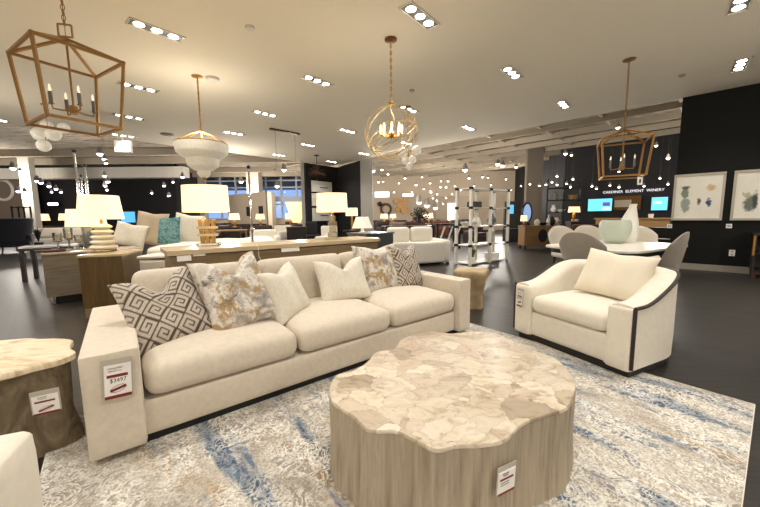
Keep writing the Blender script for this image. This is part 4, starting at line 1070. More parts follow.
# ---------------------------------------------------------------- pendants
def chain(mb, z0, z1, r=.016):
    n = max(1, int((z1 - z0) / .045))
    for i in range(n):
        z = z0 + (z1 - z0) * (i + .5) / n; hl = (z1 - z0) / n * .62
        pts = [((r * cos(a) if i % 2 else 0), (0 if i % 2 else r * cos(a)), z + hl * sin(a)) for a in [2 * pi * j / 10 for j in range(10)]]
        mb.tube(pts, .004, 5, closed=True)
def lantern(lab, x, y, zt, zb, yaw, ring=True):
    t = thing('lantern_pendant', lab, 'pendant light', (x, y, 0), yaw, 'open brass lantern pendants')
    w1, w2 = .46, .385; za = zt + .17
    T_ = [Vector((w1 * cos(k_ * pi / 2), w1 * sin(k_ * pi / 2), zt)) for k_ in range(4)]; B_ = [Vector((w2 * cos(k_ * pi / 2), w2 * sin(k_ * pi / 2), zb)) for k_ in range(4)]
    mb = MB(); r = .0165
    def sq(a, b): mb.tube([a, b], r, 4)
    for k_ in range(4):
        sq(T_[k_], T_[(k_ + 1) % 4]); sq(B_[k_], B_[(k_ + 1) % 4]); sq(T_[k_], B_[k_]); sq(T_[k_], Vector((0, 0, za)))
        for c_ in (T_[k_], B_[k_]): mb.sphere(c_, r * 1.15, 8, 6)
    mb.obj('lantern_frame', GOLDP, t, smooth=False)
    mb = MB(); mb.tube([(0, 0, za), (0, 0, zb + .17)], .009, 8); mb.lathe([(.001, -.05), (.03, -.045), (.04, 0), (.03, .03), (.001, .04)], 14, (0, 0, zb + .16))
    mb.obj('stem', GOLDP, t)
    for k_ in range(4):
        a = k_ * pi / 2 + pi / 4; R = .16; c_, s_ = cos(a), sin(a)
        MB().tube([(0, 0, zb + .15), (R * .55 * c_, R * .55 * s_, zb + .13), (R * .95 * c_, R * .95 * s_, zb + .13), (R * c_, R * s_, zb + .17)], .007, 6).obj('arm', GOLDP, t)
        MB().lathe([(.022, 0), (.022, .006), (.015, .01), (.015, .11), (.001, .112)], 12, (R * c_, R * s_, zb + .17)).obj('candle_sleeve', M('grey_candle_sleeve', '#6c675e', .5), t)
        MB().lathe([(.004, 0), (.012, .02), (.009, .045), (.001, .07)], 10, (R * c_, R * s_, zb + .282)).obj('candle_bulb', M('clear_bulb', '#f2ead8', .05, trans=.8, emit='#fff0d0', estr=.25), t)
    if ring:
        mb = MB(); q = .055
        for a, b in (((-q, 0, za + .02), (q, 0, za + .02)), ((q, 0, za + .02), (q, 0, za + .02 + 2 * q)), ((q, 0, za + .02 + 2 * q), (-q, 0, za + .02 + 2 * q)), ((-q, 0, za + .02 + 2 * q), (-q, 0, za + .02))): mb.tube([a, b], .009, 4)
        mb.obj('square_ring', GOLDP, t, smooth=False)
    mb = MB(); chain(mb, za + (.12 if ring else 0), CZ - .02); mb.tube([(0, 0, za), (0, 0, CZ)], .0035, 5); mb.obj('chain', GOLDP, t)
    MB().lathe([(.09, 0), (.09, -.012), (.03, -.03), (.001, -.035)], 20, (0, 0, CZ)).obj('ceiling_canopy', GOLDP, t)
    return t
lantern('open brass lantern pendant hanging large at the upper left', -2.98, 3.35, 2.75, 2.115, .25)
lr = lantern('open brass lantern pendant hanging over the white dining table', 3.97, 5.48, 2.38, 1.80, .29, False)
hp = aty(640, 181, 5.35); tg_ = thing('hang_tag', 'white paper tag hanging from the right brass lantern', 'price tag', (0, 0, 0)); tg_.matrix_world = face(hp, -.5)
MB().box((0, 0, 0), (.07, .004, .12)).obj('card', CARD, tg_, smooth=False); MB().box((0, -.003, 0), (.025, .001, .06)).obj('print', INK, tg_, smooth=False); MB().tube([(0, 0, .06), (0, 0, .10)], .003, 4).obj('string', INK, tg_)

# beaded tier chandelier
cx_, cy_ = -3.09, 5.91
t = thing('beaded_chandelier', 'white three-tier beaded chandelier on brass arms upper left of centre', 'chandelier', (cx_, cy_, 0))
MB().lathe([(.09, 0), (.09, -.015), (.03, -.03), (.001, -.03)], 22, (0, 0, CZ)).obj('ceiling_canopy', BRASS, t)
mb = MB(); chain(mb, 2.72, CZ - .02, .014); mb.tube([(0, 0, 2.7), (0, 0, CZ)], .005, 6); mb.obj('chain', BRASS, t)
mb = MB()
for k_ in range(6):
    a = k_ * pi / 3; mb.tube([(0, 0, 2.72), (.2 * cos(a), .2 * sin(a), 2.63), (.42 * cos(a), .42 * sin(a), 2.50)], .009, 6)
mb.tube([(.42 * cos(2 * pi * i / 40), .42 * sin(2 * pi * i / 40), 2.495) for i in range(40)], .008, 6, closed=True); mb.sphere((0, 0, 2.72), .028, 10, 8); mb.obj('brass_arms', BRASS, t)
def tier(r0, z0, r1, z1, nm):
    mb = MB(); n = 110
    pr = [(r0, z0), (r0 * .985 + r1 * .015, z0 - .25 * (z0 - z1)), (r0 * .86 + r1 * .14, z0 - .62 * (z0 - z1)), (r1 + (r0 - r1) * .35, z0 - .9 * (z0 - z1)), (r1, z1)]
    vs, fs = [], []; K_ = 14
    for i in range(K_ + 1):
        s_ = i / K_ * (len(pr) - 1); a = min(int(s_), len(pr) - 2); f = s_ - a
        r = pr[a][0] * (1 - f) + pr[a + 1][0] * f; z = pr[a][1] * (1 - f) + pr[a + 1][1] * f
        for j in range(n):
            rr = r + (.006 if j % 2 else -.004) + (.003 if i % 2 else 0); vs.append((rr * cos(2 * pi * j / n), rr * sin(2 * pi * j / n), z))
    for i in range(K_):
        for j in range(n): fs.append((i * n + j, i * n + (j + 1) % n, (i + 1) * n + (j + 1) % n, (i + 1) * n + j))
    fs.append(tuple(K_ * n + j for j in range(n)))
    mb.add(vs, fs).obj(nm, BEAD, t, angle=80)
tier(.42, 2.49, .27, 2.24, 'upper_bead_tier'); tier(.26, 2.25, .10, 2.03, 'middle_bead_tier'); tier(.10, 2.05, .05, 1.92, 'lower_bead_tier')
MB().sphere((0, 0, 1.90), .03, 12, 8).obj('finial', BRASS, t)
for z in (2.4, 2.17): MB().sphere((0, 0, z), .05, 10, 8).obj('bulb', M('warm_inner_bulb', '#fff', .5, emit='#ffe9c4', estr=6), t)

# wire orb chandelier
ox, oy, oz, orr = .18, 4.8, 2.37, .375
t = thing('orb_chandelier', 'openwork brass wire orb chandelier hanging at the centre', 'chandelier', (ox, oy, 0))
MB().lathe([(.085, 0), (.085, -.02), (.02, -.035), (.001, -.035)], 22, (0, 0, CZ)).obj('ceiling_canopy', M('copper_canopy', '#8a5a30', .4, .8), t)
mb = MB(); chain(mb, oz + orr + .06, CZ - .02, .014); mb.tube([(0, 0, oz), (0, 0, CZ)], .005, 6); mb.sphere((0, 0, oz + orr + .03), .035, 10, 8); mb.obj('chain', BRASS, t)
mb = MB(); GLD = M('champagne_wire', '#c2a878', .35, .9)
rr = random.Random(3)
for k_ in range(11):
    ax = Vector((rr.uniform(-1, 1), rr.uniform(-1, 1), rr.uniform(-.8, .8))).normalized(); u_ = ax.orthogonal().normalized(); v_ = ax.cross(u_); off = ax * orr * rr.choice((0, 0, .3, -.3)); R = sqrt(orr ** 2 - off.length ** 2)
    mb.tube([Vector((0, 0, oz)) + off + u_ * R * cos(a) + v_ * R * sin(a) for a in [2 * pi * i / 44 for i in range(44)]], .0042, 5, closed=True)
mb.obj('wire_orb', GLD, t)
mb = MB(); mb.sphere((0, 0, oz - .02), .045, 12, 8)
for k_ in range(8):
    a = k_ * pi / 4; mb.tube([(0, 0, oz - .03), (.08 * cos(a), .08 * sin(a), oz - .06), (.15 * cos(a), .15 * sin(a), oz - .01)], .009, 6)
mb.obj('inner_arms', BRASS, t)
for k_ in range(8):
    a = k_ * pi / 4; MB().lathe([(.012, 0), (.012, .06), (.016, .07), (.012, .11), (.001, .13)], 10, (.15 * cos(a), .15 * sin(a), oz - .01)).obj('candle_bulb', M('warm_candle_bulb', '#f5e6c0', .3, emit='#ffdf9a', estr=2.0), t)

# bubble-glass pendants, linear bar, starburst
def bubbles(lab, u, v, Y, globes):
    p = aty(u, v, Y); t = thing('bubble_pendant', lab, 'pendant light', (p.x, p.y, 0), 0, 'clustered glass globe pendants')
    MB().tube([(0, 0, p.z), (0, 0, CZ)], .006, 6).obj('rod', BRASS, t); MB().lathe([(.07, 0), (.07, -.02), (.001, -.025)], 18, (0, 0, CZ)).obj('ceiling_canopy', BRASS, t)
    MB().sphere((0, 0, p.z), .045, 10, 8).obj('hub', BRASS, t)
    for (uu, vv, r) in globes:
        q = aty(uu, vv, Y); q = Vector((q.x - p.x, (hash((uu, vv)) % 5 - 2) * .04, q.z))
        MB().sphere(q, r * Y / F, 20, 14).obj('glass_globe', FROST, t)
        MB().tube([(0, 0, p.z), q], .007, 5).obj('globe_arm', BRASS, t)
bubbles('glass globe cluster pendant seen through the bottom of the left brass lantern', 48, 131, 7.2, ((39.5, 134, 6.4), (57, 135, 6.2), (47.5, 146.5, 5.6), (43, 125, 5.0), (60, 127, 5.0)))
bubbles('glass globe cluster pendant just behind the lower right of the wire orb', 408, 153, 7.6, ((402.5, 153, 5.2), (416, 151, 4.6), (406, 159.5, 4.2), (412, 160, 4.0), (409, 166.5, 3.4)))
p, q = at(270, 128, CZ), at(299, 133.5, CZ); c = (p + q) / 2; d_ = q - p
t = thing('linear_pendant', 'long narrow linear pendant with bronze ceiling bar left of the niche', 'pendant light', (c.x, c.y, 0), atan2(d_.y, d_.x))
MB().box((0, 0, CZ - .02), (d_.length, .10, .04)).obj('ceiling_bar', M('bronze_bar', '#6b4a28', .4, .7), t, smooth=False)
for x in (-.3, .3): MB().tube([(x, 0, CZ - .03), (x, 0, 2.55)], .004, 5).obj('cable', STEEL, t)
MB().box((0, 0, 2.53), (d_.length * .8, .05, .05)).obj('crystal_bar', GLASS, t, bevel=.004)
p = aty(317, 172, 13.2)
t = thing('starburst_pendant', 'brown starburst pendant against the black niche', 'pendant light', (p.x, p.y, 0))
MB().tube([(0, 0, p.z), (0, 0, CZ)], .012, 6).obj('rod', DARKW, t); MB().lathe([(.1, 0), (.1, -.03), (.001, -.03)], 18, (0, 0, CZ)).obj('ceiling_canopy', DARKW, t)
mb = MB(); rr = random.Random(5)
for i in range(60):
    d_ = Vector((rr.gauss(0, 1), rr.gauss(0, 1), rr.gauss(0, .75))).normalized(); mb.tube([Vector((0, 0, p.z)) + d_ * .04, Vector((0, 0, p.z)) + d_ * rr.uniform(.28, .42)], .006, 4)
mb.sphere((0, 0, p.z), .07, 10, 8); mb.obj('bristles', M('brown_bristle', '#5a3a20', .6), t)

# ---------------------------------------------------------------- niche display
nd = (Bc - A).normalized(); ny = atan2(nd.y, nd.x)
for i, (v0, v1, lab) in enumerate(((181, 192, 'top of three white art panels in the black niche'), (193.5, 206, 'middle of three white art panels in the black niche'), (208, 221, 'bottom white art panel in the black niche, behind the crystal lamp'))):
    zt_, zb_ = aty(320, v0, 15.6).z, aty(320, v1, 15.6).z
    c = A + nd * .88; c = Vector((c.x, c.y, (zt_ + zb_) / 2)) 
    t = thing('art_panel', lab, 'art panel', (0, 0, 0), 0, 'white art panels in the niche'); t.matrix_world = face(c, ny)
    MB().box((0, -.035, 0), (1.25, .05, zt_ - zb_)).obj('panel', M('plaster_white', '#e6e1d6', .8, bump=.6, bscale=6), t, bevel=.01)
    MB().box((.1, -.066, -.04), (.5, .012, .05)).obj('grey_relief', STEEL, t, smooth=False)
p = aty(313, 240, 13.8); t = thing('accent_chair', 'black upright accent chair at the foot of the black niche', 'chair', (p.x, p.y, 0), .4)
MB().rbox((0, 0, .42), (.5, .5, .12), .04, k=6).obj('seat', BLACK, t); MB().rbox((0, .24, .72), (.5, .1, .6), .04, k=6).obj('backrest', BLACK, t)
for x in (-.2, .2):
    for y in (-.2, .2): MB().box((x, y, .18), (.04, .04, .36)).obj('leg', BLACK, t, smooth=False)
p = aty(326, 236, 13.2); t = thing('accent_chair', 'small cream lounge chair in front of the black niche', 'chair', (p.x, p.y, 0), -.3)
MB().rbox((0, 0, .34), (.7, .66, .22), .06, k=8).obj('seat', CREAM2, t); MB().rbox((0, .3, .6), (.7, .16, .5), .06, k=8).obj('backrest', CREAM2, t)
for x in (-.28, .28):
    for y in (-.25, .25): MB().tube([(x, y, 0), (x * .9, y * .9, .26)], .02, 6).obj('leg', DARKW, t)

# ---------------------------------------------------------------- spot lamps of the hall
def bulb_spot(u, v, Y, r, lab, grp, m_=BULB, nm='track_spotlight', cat='spotlight'):
    p = aty(u, v, Y); rr = max(.03, r * Y / F)
    t = thing(nm, lab, cat, p, 0, grp); MB().sphere((0, 0, 0), rr, 10, 8).obj('lamp', m_, t)
    top = HZ - p.z
    MB().tube([(0, 0, rr * .6), (0, 0, top)], .0016, 4).obj('stem', M('spot_stem', '#6a645b', .8), t)
    MB().lathe([(rr * .5, rr * 2.6), (rr * 1.1, rr * .9), (rr * 1.3, -rr * .15), (rr * 1.1, -rr * .1), (.001, rr * 1.8)], 12).obj('hood', M('spot_hood', '#8a857c', .5), t)
    return p
G1 = 'small cone spotlights over the black shelving and screens'
for u, v in ((530, 184), (539.5, 185.5), (546, 184.5), (552, 182), (557, 176), (557, 184.5), (566.5, 183.5), (573, 179), (570.5, 187), (592, 186), (596.5, 188.5), (610, 185.2), (619, 187), (619, 171.5), (644, 186), (660, 178), (668, 184)):
    bulb_spot(u, v, 13.2, .95, 'small lit cone spotlight hanging over the black shelving and wall screens', G1)
for u, v, r, lab in ((618, 127.5, 1.6, 'bright spotlight under the exposed ceiling left of the right lantern chain'), (565.5, 153.5, 1.5, 'larger of two adjoining spotlights below the exposed joists left of the right lantern'), (571.5, 155, 1.1, 'smaller of two adjoining spotlights below the exposed joists left of the right lantern'), (656, 145.5, 1.3, 'bright spotlight just right of the right lantern frame'), (668, 158, 1.5, 'bright spotlight beside the edge of the black picture wall')):
    bulb_spot(u, v, 11.5, r, lab, 'bright spotlights near the right lantern')
G2 = 'hall spotlights behind the open shelving unit'
for u, v, r in ((378.5, 182, .9), (383, 181.5, .9), (394, 192, .8), (405, 178, 1), (416, 184.7, 1), (430, 183, .8), (431, 192, .9), (440.5, 187, .8), (446, 187, .9), (448, 181, .9), (469, 178, 1.1), (482.5, 177, .9), (488, 177.5, .8), (516, 167, 1.3), (382, 169.5, 1.2), (446, 198, .7), (437, 201, .7), (452, 194, .7)):
    bulb_spot(u, v, 21, r, 'small lit spotlight in the far hall beyond the white sectional and open shelving unit', G2)
for u, v, r, lab in ((372.5, 170.5, 2.3, 'bright round spotlight touching the grey niche post'), (465, 169.5, 2.3, 'bright round spotlight above the left post of the open shelving unit'), (497.5, 164, 1.9, 'left of two touching bright spotlights above the open shelving unit'), (502.5, 165.5, 1.9, 'right of two touching bright spotlights above the open shelving unit'), (284, 169.5, 2.2, 'bright round spotlight under the ceiling edge left of the pale niche post')):
    bulb_spot(u, v, 19, r, lab, 'brightest hall spotlights')
G3 = 'hanging globe lamps in the far hall'
for u, v, r, lab in ((419, 202, 2.6, 'left of three lit globe pendants over the white sectional'), (427, 205, 2.8, 'middle and largest of three lit globe pendants over the white sectional'), (435.5, 207.5, 2.3, 'right of three lit globe pendants over the white sectional')):
    bulb_spot(u, v, 17, r, lab, G3, M('globe_lamp_glow', '#fff', .4, emit='#fff0d6', estr=4), 'globe_pendant', 'pendant light')
G4 = 'violet-white track spotlights on the left'
for u, v, r in ((13, 168, 2.2), (20, 171, 1.2), (37, 180.5, 1.9), (41, 182.5, 1.7), (49, 186, 1.6), (56, 188.8, 1.5), (61, 192, 1.2), (51.5, 192, 1.0), (18, 191, 1.7), (25, 192, 1.6)):
    bulb_spot(u, v, 12.5, r, 'violet-white track spotlight above the navy wingback chair by the pale left column', G4, BULBW)
for u, v, r in ((100, 153.5, 2.4), (104.5, 159, 1.8), (106, 163, 1.4), (104.5, 175.5, 1.6), (108, 181.5, 1.6), (105, 185.5, 1.5), (107, 190, 1.0)):
    bulb_spot(u, v, 14.5, r, 'violet-white track spotlight in the hanging column above the ribbed lamp', 'violet-white spotlights above the ribbed lamp', BULBW)
for u, v, r in ((151.7, 193, 1.0), (164, 185.5, 1.3), (173, 182, 1.1), (168.7, 195.5, 1.2), (182.5, 176.8, 1.6)):
    bulb_spot(u, v, 16, r, 'small white track spotlight above the bed pillows', 'track spotlights above the bed', BULBW)
for u, v, r, lab in ((197, 169, 1.6, 'white spotlight just under the beaded chandelier tip'), (241, 181.5, 1.8, 'white spotlight in front of the left hall windows'), (277, 186, 1.9, 'white spotlight in front of the right hall windows')):
    bulb_spot(u, v, 19, r, lab, 'spotlights in front of the hall windows')

# ---------------------------------------------------------------- furniture across the hall
DKB, MIDB, CRM = M('dark_brown_leather', '#2a1a15', .5), M('mid_brown_fabric', '#5b4636', .8), CREAM2
def seat_block(lab, u, Y, w, m_, rz=0.0, h=.82, nm='lounge_chair', cat='chair', d=.8, cush=None):
    p = aty(u, 213, Y); t = thing(nm, lab, cat, (p.x, p.y, 0), rz)
    MB().rbox((0, 0, .25), (w, d, .34), .04, k=5).obj('base', m_, t)
    MB().rbox((0, d * .4, .5 + (h - .82) / 2), (w, d * .22, h - .16), .06, k=6).obj('backrest', m_, t)
    for x in (-1, 1): MB().rbox((x * (w / 2 - .07), -.02, .38), (.14, d * .95, .48), .05, k=5).obj('arm', m_, t)
    MB().rbox((0, -.06, .45), (w - .3, d * .72, .13), .05, k=5).obj('seat_cushion', cush or m_, t)
    for x in (-1, 1):
        for y in (-1, 1): MB().box((x * (w / 2 - .08), y * (d / 2 - .08), .045), (.05, .05, .09)).obj('leg', BLACK, t, smooth=False)
    return t
def tbl(lab, u, Y, w, d, h, m_, rz=0.0, nm='hall_table', cat='table', solid=False):
    p = aty(u, 213, Y); t = thing(nm, lab, cat, (p.x, p.y, 0), rz)
    MB().box((0, 0, h - .025), (w, d, .05)).obj('top', m_, t, bevel=.006)
    if solid: MB().box((0, 0, (h - .05) / 2), (w * .94, d * .92, h - .05)).obj('body', m_, t, bevel=.006)
    else:
        for x in (-1, 1):
            for y in (-1, 1): MB().box((x * (w / 2 - .05), y * (d / 2 - .05), (h - .05) / 2), (.06, .06, h - .05)).obj('leg', m_, t, smooth=False)
    return t
def hall_lamp(lab, u, Y, zb, r=.2, h=.26, nm='table_lamp'):
    p = aty(u, 213, Y); t = thing(nm, lab, 'lamp', (p.x, p.y, zb))
    MB().lathe([(.08, 0), (.08, .02), (.03, .05), (.06, .2), (.02, .34)], 14).obj('base', BRASS, t); shade(t, r, r * .85, h, .33); harp(t, .34, .33 + h - .02, r * .8); return t
# left: wingback chair and its neighbours
p = at(15, 253); t = thing('wingback_chair', 'navy wingback chair with tall flared wings at the far left', 'armchair', (p.x, p.y, 0), radians(-140)); t.scale = (1.2, 1.2, 1.06)
NAVY = M('navy_velvet', '#0f1320', .8, sheen=.2)
MB().rbox((0, 0, .36), (.78, .72, .26), .05, k=6).obj('seat', NAVY, t)
def wing(p_): p_ = p_.copy(); s_ = abs(p_.x) / .46; p_.y -= .22 * s_ ** 3; p_.x *= 1 + .12 * (p_.z / .4); return p_
MB().rbox((0, .34, .80), (.92, .16, .84), .06, k=12, fn=wing).obj('winged_back', NAVY, t)
for x in (-.37, .37): MB().rbox((x, -.02, .52), (.13, .7, .26), .05, k=6).obj('arm', NAVY, t)
for x in (-.3, .3):
    for y in (-.28, .28): MB().tube([(x, y, 0), (x * .9, y * .9, .26)], [.018, .03], 8).obj('leg', DARKW, t)
seat_block('pale sofa with grey back cushions beyond the navy wingback chair', 52, 14.6, 2.4, CREAM, .5, .85, 'sofa', 'sofa', .9, M('grey_cushion_fabric', '#8d8578', .9))
for i, (u, lab) in enumerate(((43, 'grey square cushion at the left of the far pale sofa'), (51, 'grey square cushion in the middle of the far pale sofa'), (59, 'grey square cushion at the right of the far pale sofa'))):
    pass
tbl('white bench-height coffee table with dark base right of the navy wingback chair', 47, 10.4, 1.3, .7, .42, WHITEP, .6, 'coffee_table', 'coffee table')
tbl('brown wooden side table tucked behind the taupe cabinet', 36, 6.6, .5, .5, .66, DARKW, .4, 'side_table', 'side table')
tbl('dark media console under the white lit sign', 52, 19.8, 3.2, .5, .85, DARKW, 0, 'media_console', 'console', True)
p = aty(53, 204, 21.7); t = thing('lit_sign', 'small white lit sign on the dark wall above the pale far sofa', 'sign', p)
MB().box((0, 0, 0), (.62, .06, .16)).obj('sign_panel', M('lit_sign_panel', '#fff', .4, emit='#f4f0ff', estr=3), t, smooth=False); MB().box((0, .04, 0), (.66, .04, .2)).obj('sign_back', BLACK, t, smooth=False)
hall_lamp('pale lit lamp left of the white lit sign', 40, 19.8, .85, .42, .4); hall_lamp('pale lit lamp right of the white lit sign', 67, 19.8, .85, .42, .4)
p = aty(3, 190, 18); p = aty(3, 190, 20.9); t = thing('round_mirror', 'round pale-framed mirror at the far left border', 'mirror', (p.x, 20.95, p.z))
MB().tube([(.62 * cos(a), -.05, .62 * sin(a)) for a in [2 * pi * i / 32 for i in range(32)]], .09, 8, closed=True).obj('frame', WHITEPAINT, t); MB().lathe([(.001, -.01), (.6, -.01), (.6, .01), (.001, .01)], 32).obj('mirror_glass', CHROME, t, rot=(pi / 2, 0, 0), loc=(0, -.03, 0))
p = aty(22, 216, 16.5); t = thing('display_tower', 'slim dark display tower left of the pale left column', 'shelf', (p.x, p.y, 0))
for x in (-.3, .3):
    for y in (-.15, .15): MB().box((x, y, .95), (.05, .05, 1.9)).obj('post', DARKW, t, smooth=False)
for z in (.2, .75, 1.3, 1.85): MB().box((0, 0, z), (.65, .36, .04)).obj('shelf_board', DARKW, t, smooth=False)
plant('dark leafy plant on floor between wingback chair and far pale sofa', tuple(aty(35, 213, 13.6).xy) + (0,), 1.0, 24, .3, 'plant', M('dark_leaf', '#2c3324', .6), DARKW, .14)
p = aty(128, 213, 17.5); t = thing('floor_screen', 'blue-lit display screen between the ribbed lamp and the taupe pillow', 'television', (p.x, p.y, 0), .1)
MB().box((0, 0, 1.32), (.78, .06, .66)).obj('bezel', BLACK, t, smooth=False); MB().box((0, -.035, 1.32), (.70, .02, .56)).obj('screen', M('blue_screen', '#123', .3, emit='#4f9cd8', estr=1.2), t, smooth=False); MB().box((0, .02, .5), (.12, .06, 1.0)).obj('stand_post', BLACK, t, smooth=False); MB().box((0, .02, .02), (.5, .3, .04)).obj('stand_foot', BLACK, t, smooth=False)
# centre-left, in front of the windows
tbl('long walnut table beyond the bed under the hall windows', 222, 12.5, 1.7, .8, .76, WALNUT, .4, 'dining_table', 'table')
seat_block('dark brown lounge chair behind the gilt-base lamp, left one', 196, 14.5, .85, DKB, .8); seat_block('dark brown lounge chair right of the gilt-base lamp shade', 220, 17.2, .9, DKB, -.3)
seat_block('dark leather sofa in front of the cream partition', 246, 19.2, 2.2, DKB, .3, .85, 'sofa', 'sofa', .9)
seat_block('cream lounge chair right of the chrome pole floor lamp', 264, 10.8, .85, CRM, .5, .8); seat_block('cream lounge chair beside the grey cube ottoman', 277, 14.6, .9, CRM, -.4, .86)
tbl('pale grey cube ottoman between the cream chairs and the dark chest', 278.5, 9.3, .55, .55, .50, M('pale_grey_leather', '#a8a59d', .6), .35, 'ottoman', 'ottoman', True)
tbl('dark chest left of the pale niche post', 296, 12.6, .75, .6, .85, DARKW, .2, 'chest', 'chest', True)
seat_block('brown fabric chair beyond the dark chest, left of the niche', 285, 18.2, 1.0, MIDB, .4); seat_block('dark sofa under the right hall windows', 289, 20, 1.8, DKB, -.2, .8, 'sofa', 'sofa', .9)
tbl('brown coffee table in front of the dark leather sofa', 243, 16.6, 1.2, .6, .45, MIDB, .3, 'coffee_table', 'coffee table')
p = aty(304, 222, 13.9); t = thing('fire_extinguisher', 'small red cylinder at the foot of the pale niche post', 'extinguisher', (p.x - .1, p.y, 0)); MB().lathe([(.12, 0), (.12, .6), (.08, .68), (.03, .7), (.03, .76), (.001, .76)], 16).obj('cylinder', M('red_enamel', '#a51f1c', .35), t); MB().box((0, 0, .79), (.14, .04, .05)).obj('valve', BLACK, t, smooth=False)
for u, Y, z, lab in ((234, 14.6, .8, 'lit lamp left of the chrome pole in front of cream partition'), (260, 17.5, .8, 'lit lamp right of the chrome pole in front of cream partition'), (290, 15.6, .8, 'lit lamp above the dark sofa under the hall windows')):
    tbl('dark pedestal under the ' + lab, u, Y, .5, .5, z, DARKW, .2, 'lamp_table', 'side table', True); hall_lamp(lab, u, Y, z, .24, .28)
p = aty(296, 205, 16.4); t = thing('fabric_lantern', 'tall tapering cream lantern glowing left of the pale niche post', 'lamp', (p.x, p.y, 0)); MB().lathe([(.2, .95), (.52, 1.95), (.5, 1.95), (.18, .95)], 24).obj('fabric_shade', SHADE, t); MB().tube([(0, 0, 0), (0, 0, 1.3)], .03, 8).obj('post', DARKW, t); MB().lathe([(.25, 0), (.25, .03), (.03, .05)], 18).obj('base', DARKW, t)
for u, lab in ((248.5, 'left dark framed picture on the cream partition'), (261, 'right dark framed picture on the cream partition')):
    a_, b_ = aty(228, 213, 24), aty(268, 213, 21); r_ = ray(u, 206); dd = b_ - a_; s_ = (a_.x * r_.y - a_.y * r_.x) / (dd.y * r_.x - dd.x * r_.y); c = a_ + dd * s_; c.z = CH + .45
    t = thing('wall_picture', lab, 'picture', (0, 0, 0)); t.matrix_world = face(c, atan2(dd.y, dd.x)); MB().box((0, -.03, 0), (.42, .05, .62)).obj('frame', BLACK, t, smooth=False); MB().box((0, -.058, 0), (.32, .008, .5)).obj('print', M('dark_print', '#2c2a2a', .5), t, smooth=False)
# centre-right, between niche and shelving unit
for u, Y, w, m_, rz, lab in ((386, 19, 1.0, DKB, .4, 'dark brown chair nearest the grey niche post in the far hall'), (395, 16.5, .9, MIDB, -.5, 'brown chair in the far hall above the left sectional cushion'), (404, 18.2, .9, DKB, .2, 'dark chair right of the brown chair in the far hall'), (414, 20, 1.6, M('oxblood_leather', '#4a1e16', .5), .1, 'reddish leather loveseat in the far hall below the dark tree'), (440, 19, 1.0, M('rust_fabric', '#6b3a28', .8), -.3, 'rust chair in the far hall left of the striped black bench')):
    seat_block(lab, u, Y, w, m_, rz, .9)
tbl('long dark table in the far hall behind the sectional sofa', 408, 14.2, 2.2, .8, .8, DARKW, .2, 'dining_table', 'table')
p = aty(420, 213, 17.2); t = thing('indoor_tree', 'dark bushy indoor tree rising in the far hall above the sectional', 'tree', (p.x, p.y, 0))
MB().lathe([(.2, 0), (.26, .4), (.22, .4), (.001, .36)], 18).obj('pot', DARKW, t); MB().tube([(0, 0, .35), (.03, 0, .8), (0, .02, 1.2)], .04, 8).obj('trunk', REDWOOD, t)
mb = MB(); rr = random.Random(11)
for i in range(260):
    d_ = Vector((rr.gauss(0, 1), rr.gauss(0, 1), rr.gauss(0, 1))).normalized() * rr.uniform(.2, 1); c_ = Vector((d_.x * .48, d_.y * .48, 1.25 + d_.z * .48)); a = Vector((rr.gauss(0, 1), rr.gauss(0, 1), rr.gauss(0, 1))).normalized() * .09; b2 = a.orthogonal().normalized() * .04
    mb.add([c_ - a, c_ + b2, c_ + a, c_ - b2], [(0, 1, 2, 3)])
mb.obj('foliage', M('dark_tree_leaf', '#241d14', .6), t)
t_ = tbl('black bench table with slanted white legs beyond the sectional sofa', 446, 12.2, .95, .6, .92, BLACK, .2, 'desk', 'desk')
mb = MB()
for x in (-.3, 0, .3): mb.box((x, -.31, .45), (.05, .03, .8), mat=Matrix.Rotation(.35, 3, 'Y'))
mb.obj('slanted_leg', WHITEP, t_, smooth=False)
p = aty(402, 205, 26.8); t = thing('gold_wall_decor', 'gold disc cluster decor on the far cream wall', 'wall decor', (p.x, 26.75, p.z))
for x, z, r in ((0, 0, .34), (-.42, .3, .24), (-.34, -.34, .2), (.2, -.44, .26), (.3, .42, .24)): MB().lathe([(.001, 0), (r, .02), (r, .06), (.001, .04)], 20, (0, 0, 0)).obj('disc', M('warm_gold_disc', '#a87f45', .5, .3), t, loc=(x, 0, z), rot=(pi / 2, 0, 0))
p = aty(386, 209, 26.8); t = thing('wreath_decor', 'dark ring wreath decor on the far cream wall left of the gold discs', 'wall decor', (p.x, 26.88, p.z)); MB().tube([(.4 * cos(a), 0, .4 * sin(a)) for a in [2 * pi * i / 24 for i in range(24)]], .09, 6, closed=True).obj('ring', MIDB, t); MB().sphere((-.5, -.12, .4), .2, 12, 8).obj('ornament', DKB, t)
p = aty(382, 194.5, 26.8); t = thing('lit_wall_panel', 'bluish lit sign panel high on the far cream wall', 'sign', (p.x, 26.8, p.z)); MB().box((0, 0, 0), (1.15, .08, .42)).obj('lit_panel', M('blue_white_panel', '#cde', .4, emit='#bcd8ff', estr=1.6), t, smooth=False); MB().box((0, .06, 0), (1.25, .06, .5)).obj('backing', WHITEPAINT, t, smooth=False)
p = aty(408, 195, 26.8); t = thing('lit_wall_panel', 'narrow white lit sign panel high on the far cream wall', 'sign', (p.x, 26.8, p.z)); MB().box((0, 0, 0), (.85, .08, .18)).obj('lit_panel', M('white_panel', '#eee', .4, emit='#fff6ea', estr=2), t, smooth=False); MB().box((0, .06, 0), (.95, .06, .26)).obj('backing', WHITEPAINT, t, smooth=False)
